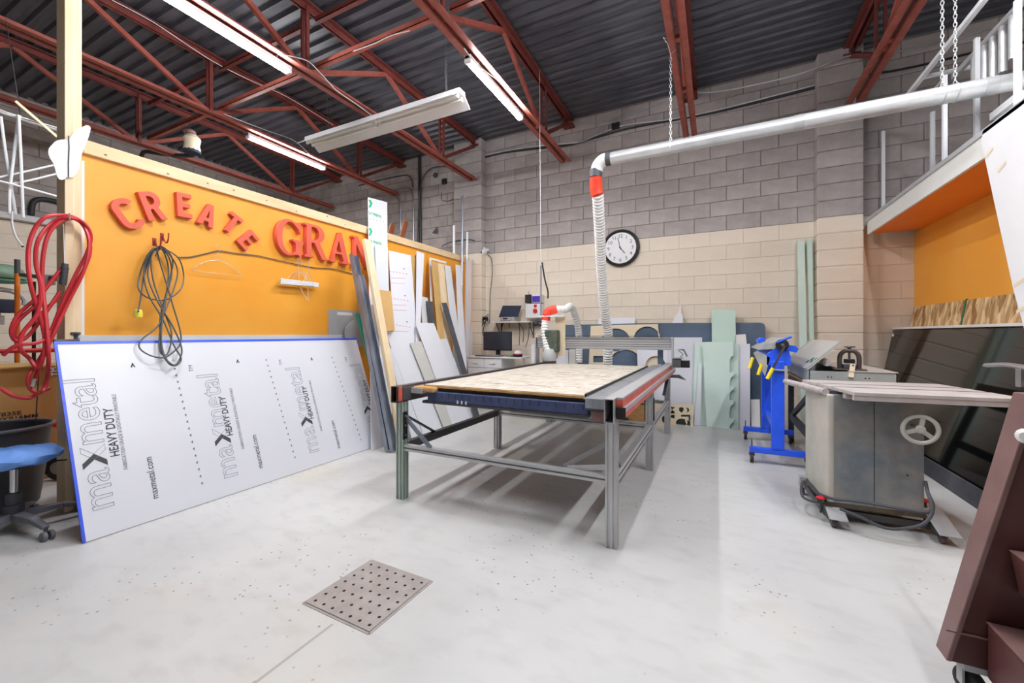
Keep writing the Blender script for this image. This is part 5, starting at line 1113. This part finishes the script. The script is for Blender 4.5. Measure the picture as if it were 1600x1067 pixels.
for (fx, fy) in ((.2, .1), (.28, .16), (.16, .2), (.3, .06)):
    c = V((lx0+(lx1-lx0)*fx-.008, gy0+(gy1-gy0)*fy, lz0+(lz1-lz0)*fx+.0085)); q = MB(); e = V((lx1-lx0, 0, lz1-lz0)).normalized(); q.hexa([c, c+e*.03, c+e*.03+V((0, .05, 0)), c+V((0, .05, 0)), c+V((-.001, 0, .0015)), c+e*.03+V((-.001, 0, .0015)), c+e*.03+V((-.001, .05, .0015)), c+V((-.001, .05, .0015))]); q.build('lid_mark', 'green', ld)
b = MB(); b.cyl((.9, 4.9, .95), (1.0, 4.9, 1.09), .01, 8); b.build('lid_prop', 'box_grey', t)
b = MB(); b.cyl((.93, 4.75, .94), (.93, 5.4, .99), .035, 14); solo(b, 'white_tube', 'white', 'white tube lying under the raised lid', 'tube', smooth=True)
vx, vy, vz = PY(1327, 578, 4.4).x, 4.4, gz+.008
t = thing('pipe_vise', 'dark iron yoke pipe vise bolted on the grey box', 'vise', (vx, vy, vz))
b = MB(); b.box(vx-.11, vx+.11, vy-.05, vy+.05, vz, vz+.014); b.build('base', 'iron', t, bev=.004)
yk = [(vx-.065, vz+.014), (vx-.066, vz+.09), (vx-.06, vz+.13), (vx-.035, vz+.16), (vx, vz+.165), (vx+.035, vz+.16), (vx+.06, vz+.13), (vx+.066, vz+.09), (vx+.065, vz+.014)]
b = MB(); b.tube(smoothpath([(x, vy, z) for x, z in yk], 5), .017, 10); b.build('yoke', 'iron', t, smooth=True)
b = MB(); b.cyl((vx, vy, vz+.08), (vx, vy, vz+.2), .009, 10); b.build('screw', 'iron', t, smooth=True)
b = MB(); b.cyl((vx-.035, vy, vz+.198), (vx+.04, vy, vz+.198), .006, 8); b.lathe((vx, vy, vz+.185), [(.014, 0), (.018, .01), (.012, .02)], 10); b.build('handle', 'iron', t, smooth=True)
b = MB(); b.box(vx-.034, vx+.034, vy-.025, vy+.025, vz+.06, vz+.095); b.build('upper_jaw', 'black', t, bev=.004)
b = MB(); b.box(vx-.045, vx+.045, vy-.03, vy+.03, vz+.014, vz+.05); b.build('lower_jaw', 'dark_grey', t, bev=.006)
b = MB(); p0 = V((vx+.01, vy-.06, vz+.055)); b.bar(p0, p0+V((-.02, -.03, -.11)), .035, .012, up=(0, 1, 0)); b.build('wooden_paddle', 'template', t, bev=.003)
b = MB(); b.cyl(p0+V((0, -.012, -.01)), p0+V((0, .03, -.01)), .008, 8); b.build('paddle_bolt', 'iron', t)

# ================================================================== blue stand with bending brake
bxm = .505; t = thing('bending_brake', 'bright blue sheet metal brake on a wheeled blue stand', 'machine', (bxm, 4.93, 0))
for y in (4.46, 5.4):
    b = MB(); b.box(.28, .76, y-.03, y+.03, .1, .15); b.build('base_bar', 'blue_paint', t, bev=.004)
    b = MB(); b.box(bxm-.05, bxm+.05, y-.035, y+.035, .15, .96 if y < 5 else .94); b.build('column', 'blue_paint', t, bev=.006)
    for x in (.3, .73):
        b = MB(); b.lathe((x-.014, y, .04), [(.036, 0), (.04, .005), (.04, .023), (.036, .028)], 18, (1, 0, 0)); w_ = b.build('caster_wheel', 'rubber', t, smooth=True)
        q = MB(); q.lathe((x-.016, y, .04), [(.018, 0), (.018, .032)], 12, (1, 0, 0)); q.build('wheel_hub', 'light_grey', w_, smooth=True)
        b = MB(); b.box(x-.022, x+.022, y-.02, y+.02, .07, .1); b.build('caster_fork', 'iron', t)
    b = MB(); b.cyl((.3, y, .15), (.3, y, .22), .005, 6); b.build('pin', 'dark_grey', t)
b = MB(); b.box(bxm-.02, bxm+.02, 4.5, 5.36, .3, .36); b.build('tie_beam', 'blue_paint', t)
f = lambda x, z: (bxm+x, 4.44, z)
b = MB(); b.prism([f(-.09, .92), f(.1, .92), f(.1, 1.0), f(.085, 1.06), f(-.02, 1.08), f(-.09, 1.02)], (0, 1.0, 0)); b.build('bed_beam', 'blue_paint', t, bev=.004)
b = MB(); b.prism([f(.0, 1.07), f(.14, 1.04), f(.16, 1.07), f(.14, 1.1), f(.02, 1.12)], (0, .96, 0)); b.build('clamp_beam', 'blue_paint', t, bev=.004)
b = MB(); b.prism([f(-.15, 1.06), f(-.03, 1.07), f(.06, 1.16), f(.05, 1.175), f(-.06, 1.12)], (0, .98, 0)); b.build('apron', 'galv', t)
b = MB(); b.prism([f(-.15, 1.12), f(-.1, 1.14), f(-.09, 1.17), f(-.13, 1.175), f(-.16, 1.15)], (0, .2, 0)); b.build('apron_hinge', 'blue_paint', t, bev=.004)
b = MB(); b.prism([f(-.19, 1.03), f(-.16, 1.05), f(-.06, .99), f(-.1, .82), f(-.12, .86)], (0, .05, 0)); b.build('side_arm', 'galv', t)
b = MB(); b.lathe((bxm+.03, 4.43, 1.11), [(.05, 0), (.052, .01), (.052, .022), (.04, .028)], 22, (0, -1, 0)); c_ = b.build('clamp_cam', 'black', t, smooth=True)
q = MB(); q.lathe((bxm+.03, 4.4, 1.11), [(.016, 0), (.014, .012)], 12, (0, -1, 0)); q.build('cam_bolt', 'chrome', c_, smooth=True)
b = MB(); h0 = V((bxm+.045, 4.385, 1.1)); h1 = V((bxm-.045, 4.37, .9)); b.bar(h0, h1, .018, .008, up=(0, 1, 0)); lv = b.build('lever', 'iron', t)
q = MB(); q.cyl(h1, h1+(h1-h0).normalized()*.11, .017, 10); q.build('grip', 'yellow', lv, smooth=True)
b = MB(); h0 = V((bxm-.01, 4.4, 1.13)); h1 = V((bxm+.09, 4.4, 1.18)); b.cyl(h0, h1, .009, 8); b.ball(h1, .012, 6); b.build('locking_arm', 'blue_paint', t, smooth=True)
for (x, z) in ((-.2, .99), (-.13, .93)):
    b = MB(); b.cyl((bxm+x, 4.41, z), (bxm+x-.03, 4.4, z-.1), .014, 10); b.build('grip', 'yellow', t, smooth=True)
b = MB(); b.box(bxm-.06, bxm+.08, 4.4, 4.42, .875, .888); b.build('cross_plate', 'light_grey', t)
for x in (-.06, .08): b = MB(); b.lathe((bxm+x, 4.4, .88), [(.01, 0), (.01, .008)], 8, (0, -1, 0)); b.build('bolt', 'chrome', t)
b = MB(); b.tube(smoothpath([PY(1200, 537, 5.3), PY(1203, 531, 5.3), PY(1210, 528, 5.3)], 5), .008, 6); b.cyl(PY(1200, 537, 5.3), V((bxm-.03, 5.35, .95)), .008, 6); b.build('rear_lever', 'iron', t)

# ================================================================== brown machine cut by the right edge
t = thing('brown_machine', 'dark brown slanted sheet metal machine cut by the right edge', 'machine', (1.1, 2.0, 0))
y0, y1 = 1.865, 1.94
f = lambda x, z, y=y0: V((x, y, z))
b = MB(); b.hexa([f(.685, .12), f(.70, .12), f(.70, .12, y1), f(.685, .12, y1), f(.885, 1.01), f(.90, 1.01), f(.90, 1.01, y1+.03), f(.885, 1.01, y1+.03)]); b.build('edge_flange', 'brown_light', t, bev=.003)  # lighter brown puts the light falling on this side into the colour
b = MB(); b.hexa([f(.70, .12, y0+.006), f(1.5, .12, y0+.006), f(1.5, .12, y0+.012), f(.70, .12, y0+.012), f(.90, 1.01, y0+.006), f(1.5, 1.01, y0+.006), f(1.5, 1.01, y0+.012), f(.90, 1.01, y0+.012)]); b.build('front_panel', 'brown', t)
b = MB(); b.hexa([f(.684, .22, y0-.001), f(1.5, .22, y0-.001), f(1.5, .225, y0-.001), f(.685, .225, y0-.001), f(.684, .22, y0+.004), f(1.5, .22, y0+.004), f(1.5, .225, y0+.004), f(.685, .225, y0+.004)]); b.build('panel_seam', 'brown_light', t)
b = MB(); b.box(1.25, 1.5, y1-.06, y1+.35, .12, .98); b.build('body', 'brown', t, bev=.01)
b = MB(); b.box(.885, 1.5, y0, y1+.03, 1.005, 1.015); b.build('top_plate', 'brown_light', t, bev=.004)
b = MB(); b.prism([(.78, y0-.0, .10), (.78, y0-.0, .275), (1.5, y0, .275), (1.5, y0, .10)], (0, -.22, 0)); b.build('step_box', 'brown', t, bev=.008)
b = MB(); b.prism([(.78, y0-.0, .276), (.78, y0-.22, .276), (1.5, y0-.22, .276), (1.5, y0, .276)], (0, 0, .004)); b.build('step_tread', 'brown_light', t)
b = MB(); b.prism([(.85, y0-.002, .39), (.83, y0-.002, .52), (1.5, y0-.002, .52), (1.5, y0-.002, .39)], (0, -.1, 0)); b.build('upper_step', 'brown', t, bev=.006)
b = MB(); b.prism([(.83, y0-.002, .521), (.83, y0-.104, .521), (1.5, y0-.104, .521), (1.5, y0-.002, .521)], (0, 0, .004)); b.build('step_tread', 'brown_light', t)
cp = V((.76, 1.9, 0)); b = MB(); b.lathe(cp+V((-.016, 0, .045)), [(.04, 0), (.045, .006), (.045, .026), (.04, .032)], 22, (1, .5, 0)); b.build('caster_wheel', 'rubber', t, smooth=True)
b = MB(); b.box(cp.x-.03, cp.x+.03, cp.y-.03, cp.y+.03, .1, .12); b.box(cp.x-.03, cp.x-.024, cp.y-.018, cp.y+.018, .04, .1); b.build('caster_fork', 'light_grey', t)
cp = V((1.4, 2.2, 0)); b = MB(); b.lathe(cp+V((-.016, 0, .045)), [(.04, 0), (.045, .006), (.045, .026), (.04, .032)], 22, (1, 0, 0)); b.build('caster_wheel', 'rubber', t, smooth=True); b = MB(); b.box(cp.x-.03, cp.x+.03, cp.y-.03, cp.y+.03, .09, .12); b.build('caster_fork', 'light_grey', t)
p = PY(1618, 682, 1.84); b = MB(); b.lathe(p+V((.0, .03, 0)), [(.012, 0), (.012, .02), (.022, .03), (.024, .045), (.014, .055)], 14, (-.6, -1, 0)); b.build('knob', 'offwhite', t, smooth=True)
b = MB(); q = [PY(1537, 571, 2.3), PY(1570, 570, 2.2), PY(1600, 574, 2.1), PY(1625, 578, 2.0)]; b.tube(smoothpath(q, 5), [.004]+[.009]*15, 10); b.build('lever', 'chrome', t, smooth=True)
b = MB(); b.bar(PY(1597, 576, 2.1), V((PY(1597, 576, 2.1).x, 2.1, 1.02)), .03, .02); b.build('lever_post', 'chrome', t)
# ------------------------------------------------------------------ floor grate
g = [PZ(u, v) for u, v in ((478,942), (580,877), (677,909), (577,988))]
ex, ey = (g[1]-g[0]), (g[3]-g[0]); c0 = g[0]
t = thing('floor_grate', 'perforated square steel floor grate set in the concrete', 'grate', tuple((g[0]+g[2])/2))
hol = []
def GP(a, c, z): return V((c0.x+ex.x*a+ey.x*c, c0.y+ex.y*a+ey.y*c, z))
for i in range(7):
    for j in range(7):
        a, c = (i+.5)/7, (j+.5)/7; hol.append([GP(a+.02*math.cos(k*math.pi/5), c+.02*math.sin(k*math.pi/5), .0015) for k in range(10)])
b = MB(); b.shape([GP(0, 0, .0015), GP(1, 0, .0015), GP(1, 1, .0015), GP(0, 1, .0015)], hol, (0, 0, .0025)); b.build('plate', 'concrete_plate', t)
b = MB(); b.add([GP(.01, .01, .001), GP(.99, .01, .001), GP(.99, .99, .001), GP(.01, .99, .001)], [(0, 1, 2, 3)]); b.build('pit_shade', 'pit_shade', t)  # flat dark sheet on the floor paints the shade below the holes
b = MB()
for p, q in ((GP(-.02, -.02, .0), GP(1.02, -.02, 0)), (GP(1.02, -.02, 0), GP(1.02, 1.02, 0)), (GP(1.02, 1.02, 0), GP(-.02, 1.02, 0)), (GP(-.02, 1.02, 0), GP(-.02, -.02, 0))): b.bar(p+V((0, 0, .001)), q+V((0, 0, .001)), .01, .002)
b.build('frame', 'concrete_plate', t)
# ================================================================== things at the left edge
c = V((-4.5, .94, 0)); t = thing('trash_bin', 'dark grey round plastic bin behind the blue stool', 'bin', tuple(c))
b = MB(); b.lathe(c, [(.2, .0), (.215, .01), (.25, .3), (.275, .55), (.262, .55), (.238, .3), (.205, .025), (.02, .02)], 40, close=False); b.build('body', 'bin', t, smooth=True)
b = MB(); b.tube(circ(c+V((0, 0, .555)), .281, 40, (1, 0, 0), (0, 1, 0)), .012, 8, closed=True); b.build('rim', 'plastic_grey', t, smooth=True)
b = MB(); b.cyl(c+V((.1, .15, .06)), c+V((.06, .2, .95)), .004, 6); solo(b, 'thin_rod', 'dark_grey', 'thin dark rod standing in the grey bin', 'rod')
# stool
c = V((-3.835, .88, 0)); t = thing('swivel_stool', 'swivel stool with blue covered seat on a grey five-star base', 'stool', tuple(c))
b = MB(); pr = [(.02, .425), (.17, .42), (.2, .44), (.205, .465), (.185, .49), (.1, .505), (.02, .505)]; n = 40; vs = []; fs = []
for i, (r, h) in enumerate(pr):
    for k in range(n):
        a = 2*math.pi*k/n; w_ = 1+.025*math.sin(9*a+i)*(1 if 0 < i < 5 else 0); vs.append(c+V((r*w_*math.cos(a), r*w_*math.sin(a), h+.006*math.sin(7*a+i*1.7)*(1 if i > 0 else 0))))
for i in range(len(pr)-1):
    for k in range(n): k2 = (k+1) % n; fs.append((i*n+k, i*n+k2, (i+1)*n+k2, (i+1)*n+k))
fs += [tuple(range(n))[::-1], tuple((len(pr)-1)*n+k for k in range(n))]; b.add(vs, fs); b.build('seat_cover', 'blue_cloth', t, smooth=True)
b = MB(); b.lathe(c+V((0, 0, .39)), [(.05, 0), (.08, .03), (.08, .035)], 16); b.build('seat_plate', 'black', t, smooth=True)
b = MB(); b.cyl(c+V((0, 0, .2)), c+V((0, 0, .4)), .017, 14); b.build('piston', 'chrome', t, smooth=True)
b = MB(); b.lathe(c+V((0, 0, .08)), [(.045, 0), (.045, .09), (.034, .092), (.034, .16), (.024, .162)], 20); b.build('column_sleeve', 'dark_grey', t, smooth=True)
b = MB(); b.cyl(c+V((0, .02, .41)), c+V((.1, .2, .4)), .005, 6); b.build('height_lever', 'black', t)
for k in range(5):
    a = math.radians(9+72*k); e = V((math.cos(a), math.sin(a), 0)); s = V((-e.y, e.x, 0)); f = lambda r, w_, z: c+e*r+s*w_+V((0, 0, z))
    b = MB(); b.hexa([f(.03, -.03, .08), f(.03, .03, .08), f(.2, .02, .085), f(.2, -.02, .085), f(.03, -.03, .125), f(.03, .03, .125), f(.2, .02, .115), f(.2, -.02, .115)])
    b.hexa([f(.2, -.02, .085), f(.2, .02, .085), f(.32, .016, .06), f(.32, -.016, .06), f(.2, -.02, .115), f(.2, .02, .115), f(.32, .016, .085), f(.32, -.016, .085)]); b.build('base_arm', 'plastic_grey', t, bev=.006)
    for q in (-1, 1):
        b = MB(); o = c+e*.335+s*q*.016+V((0, 0, .028)); b.lathe(o-s*.01, [(.024, 0), (.028, .004), (.028, .016), (.024, .02)], 16, s); b.build('caster_wheel', 'plastic_grey', t, smooth=True)
    b = MB(); b.cyl(c+e*.318+V((0, 0, .03)), c+e*.318+V((0, 0, .075)), .01, 8); b.build('caster_stem', 'dark_grey', t)
# carton with printing
t = thing('flat_carton', 'tall brown carton with printed size behind the bin', 'carton', (-5.2, 1.0, 0))
b = MB(); b.box(-5.4, -5.02, .5, 1.42, 0, .96); b.build('box', 'cardboard', t, bev=.004)
b = MB(); b.hexa([(-5.02, .5, .955), (-4.99, .5, .93), (-4.99, 1.42, .93), (-5.02, 1.42, .955), (-5.02, .5, .962), (-4.985, .5, .935), (-4.985, 1.42, .935), (-5.02, 1.42, .962)]); b.build('flap', 'tan', t)
for i, s in enumerate(('707835E', '820X816MM')):
    p = PX(-4, 653.5+i*7.5-2, -5.018); q = textmesh(s, .042, p+V((0, -.06, 0)), (0, 1, 0), (0, 0, 1), sx=1.25, bold=.0006); q.build('print_line', 'print_dark', t, recalc=False)
# red hand truck
t = thing('hand_truck', 'red tubular hand truck behind the bin', 'hand truck', (-4.9, 1.0, 0))
for y in (.5, 1.4): b = MB(); b.tube([(-4.93, y, .1), (-4.93, y, 1.085)], .014, 10); b.build('upright', 'red', t, smooth=True)
for z in (1.075, .46): b = MB(); b.tube([(-4.93, .5, z), (-4.93, 1.4, z)], .018, 10); b.build('crossbar', 'red', t, smooth=True)
b = MB(); b.bar((-4.93, 1.2, .52), (-4.93, 1.45, .42), .03, .05); b.build('wheel_guard', 'red', t)
for y in (1.36,):
    b = MB(); b.lathe((-4.86, y, .105), [(.05, -.022), (.095, -.022), (.105, -.01), (.105, .01), (.095, .022), (.05, .022)], 26, (.55, -1, 0)); b.build('wheel', 'rubber', t, smooth=True)
    b = MB(); b.lathe((-4.86, y, .105), [(.05, -.024), (.03, -.028), (.03, .028), (.05, .024)], 16, (.55, -1, 0)); b.build('wheel_hub', 'light_grey', t, smooth=True)
b = MB(); b.box(-4.945, -4.915, .55, 1.4, .06, .1); b.build('axle', 'black', t); b = MB(); b.box(-4.94, -4.75, .6, 1.1, .0, .008); b.build('toe_plate', 'red', t)
# drill press like machine
X = -5.75; p = PX(-8, 428, X); t = thing('drill_press', 'green headed drill press partly cut by the left edge', 'machine', (X, p.y, 0))
b = MB(); b.lathe((X, p.y, p.z-.05), [(.14, 0), (.185, .01), (.19, .025), (.165, .1), (.11, .135), (.03, .14)], 28); b.build('belt_cover', 'olive', t, smooth=True)
b = MB(); b.lathe((X, p.y, p.z-.075), [(.13, 0), (.19, .008), (.185, .025)], 28); b.build('cover_rim', 'green', t, smooth=True)
b = MB(); b.cyl((X-.1, p.y-.05, 0.02), (X-.1, p.y-.05, p.z-.07), .035, 16); b.build('column', 'steel', t, smooth=True)
b = MB(); b.lathe((X-.1, p.y-.05, 0), [(.2, 0), (.2, .03), (.06, .06)], 20); b.build('foot', 'iron', t, smooth=True)
q = PX(4, 478, X+.05); b = MB(); b.box(q.x-.08, q.x+.05, q.y-.16, q.y+.07, q.z-.06, q.z+.06); b.build('motor', 'navy', t, bev=.01)
b = MB(); b.bar((X-.1, p.y-.05, q.z), (q.x, q.y-.02, q.z), .06, .08); b.build('bracket', 'dark_grey', t)
q = PX(2, 470, X+.07); b = MB(); b.tube([q+V((0, .14*math.cos(a), .1*math.sin(a))) for a in [k*math.pi/12-.3 for k in range(10)]], .02, 8); b.build('blade_guard', 'light_grey', t, smooth=True)
q = PX(1, 500, X+.05); b = MB(); b.box(q.x-.02, q.x+.02, q.y-.04, q.y+.02, q.z-.04, q.z+.04); b.box(q.x-.01, q.x+.01, q.y-.02, q.y, q.z+.04, q.z+.1); b.build('chuck', 'light_grey', t, bev=.006)
a, d = PX(27, 427, -5.46), PX(27, 520, -5.46); t = thing('orange_pole', 'orange handled pole with grey end standing left of the hose', 'pole', (a.x, a.y, 0))
b = MB(); b.cyl((a.x, a.y, 0), a, .017, 12); b.build('handle', 'orange_pole', t, smooth=True); b = MB(); b.cyl(a, a+V((0, 0, .12)), .018, 12); b.build('grip', 'dark_grey', t, smooth=True)
a = PX(31, 429, -5.3); d = PX(97, 437, -4.12); t = thing('bar_clamp', 'black bar clamp held level behind the red hose', 'clamp', tuple((a+d)/2))
b = MB(); b.bar(a, d, .012, .03); b.build('bar', 'black', t); q = a.lerp(d, .72); b = MB(); b.box(q.x-.03, q.x+.03, q.y-.03, q.y+.03, q.z-.05, q.z+.025); b.build('jaw', 'light_grey', t, bev=.004)
b = MB(); b.cyl(PX(53, 440, -5.0), V((PX(53, 440, -5.0).x, PX(53, 440, -5.0).y, .97)), .012, 8); b.build('pipe', 'black', t)
# white tubular rack hung from the joist
XK = -5.15; t = thing('white_rack', 'white tubular rack frame hanging high at the left edge', 'rack', tuple(PX(30, 260, XK)))
for i, (pl, r) in enumerate((([(1,182),(8,235),(18,295),(24,335)], .013), ([(30,180),(22,240),(15,300),(15,335)], .013), ([(29,180),(33,260),(36,340)], .013), ([(-20,281),(40,268),(88,257)], .01), ([(15,288),(50,281),(90,271)], .01),
        ([(-10,281),(20,288),(98,309)], .011), ([(-10,172),(24,183),(60,195),(98,205)], .012), ([(-10,168),(24,180),(60,191),(98,202)], .006), ([(19,330),(19,350),(25,370),(35,384)], .009))):
    b = MB(); dx = .03*(i % 3)-.03; b.tube(smoothpath([PX(u, v, XK+dx) for u, v in pl], 5), r*.8, 8); b.build('tube', 'tube_white', t, smooth=True)
b = MB(); b.cyl(PX(35, 384, XK+.03), PX(36, 386, XK+.03), .009, 8); b.build('tip', 'black', t)
b = MB(); b.cyl(PX(32, 181, XK), V((PX(32, 181, XK).x-.35, PX(32, 181, XK).y, ZB)), .003, 5); b.build('hanger_wire', 'dark_grey', t)
b = MB(); b.bar(PX(24, 158, XK+.024), PX(94, 218, XK+.024), .012, .02); solo(b, 'wood_lath', 'pine', 'thin wood lath lying across the white rack', 'lath')
# tray and pipe on the left wall
b = MB(); p = PX(30, 338, XL+.12); b.box(XL+.002, XL+.13, -1.5, 5.6, p.z-.05, p.z+.03); solo(b, 'cable_tray', 'greywhite', 'pale cable tray along the left wall at the paint line', 'tray')
b = MB(); b.tube(smoothpath([PX(u, v, XL+.04) for u, v in ((49,336),(50,322),(54,314),(64,311),(80,313),(98,318))], 5), .035, 10); solo(b, 'wall_pipe', 'rubber', 'bent black pipe on the left wall above the tray', 'pipe', smooth=True)
# bag hung from the bridging
p = PY(300, 210, 2.99); t = thing('hanging_bag', 'crumpled yellowish bag hanging from the joists above the partition', 'bag', tuple(p))
b = MB(); b.lathe(p+V((0, 0, -.2)), [(.05, -.03), (.1, -.02), (.085, .06), (.1, .14), (.06, .19)], 14); b.build('bag', 'template', t, smooth=True)
b = MB(); b.ball(p+V((-.06, 0, .04)), .075, 7, .6); b.build('top_knot', 'brown_light', t, smooth=True)
b = MB(); b.lathe(p+V((.0, 0, -.25)), [(.04, -.02), (.1, .0), (.1, .035)], 12); b.build('lower_wrap', 'navy', t, smooth=True); b = MB(); b.cyl(p+V((-.02, -.02, .05)), V((p.x-.02, p.y-.02, ZB+.1)), .004, 6); b.build('string', 'dark_grey', t)
b = MB(); b.tube(smoothpath([PY(u, v, 3.3) for u, v in ((221,248),(222,241),(228,237),(250,240),(280,243),(306,243))], 5), .03, 10); solo(b, 'black_pipe', 'rubber', 'black bent pipe below the hanging bag', 'pipe', smooth=True)
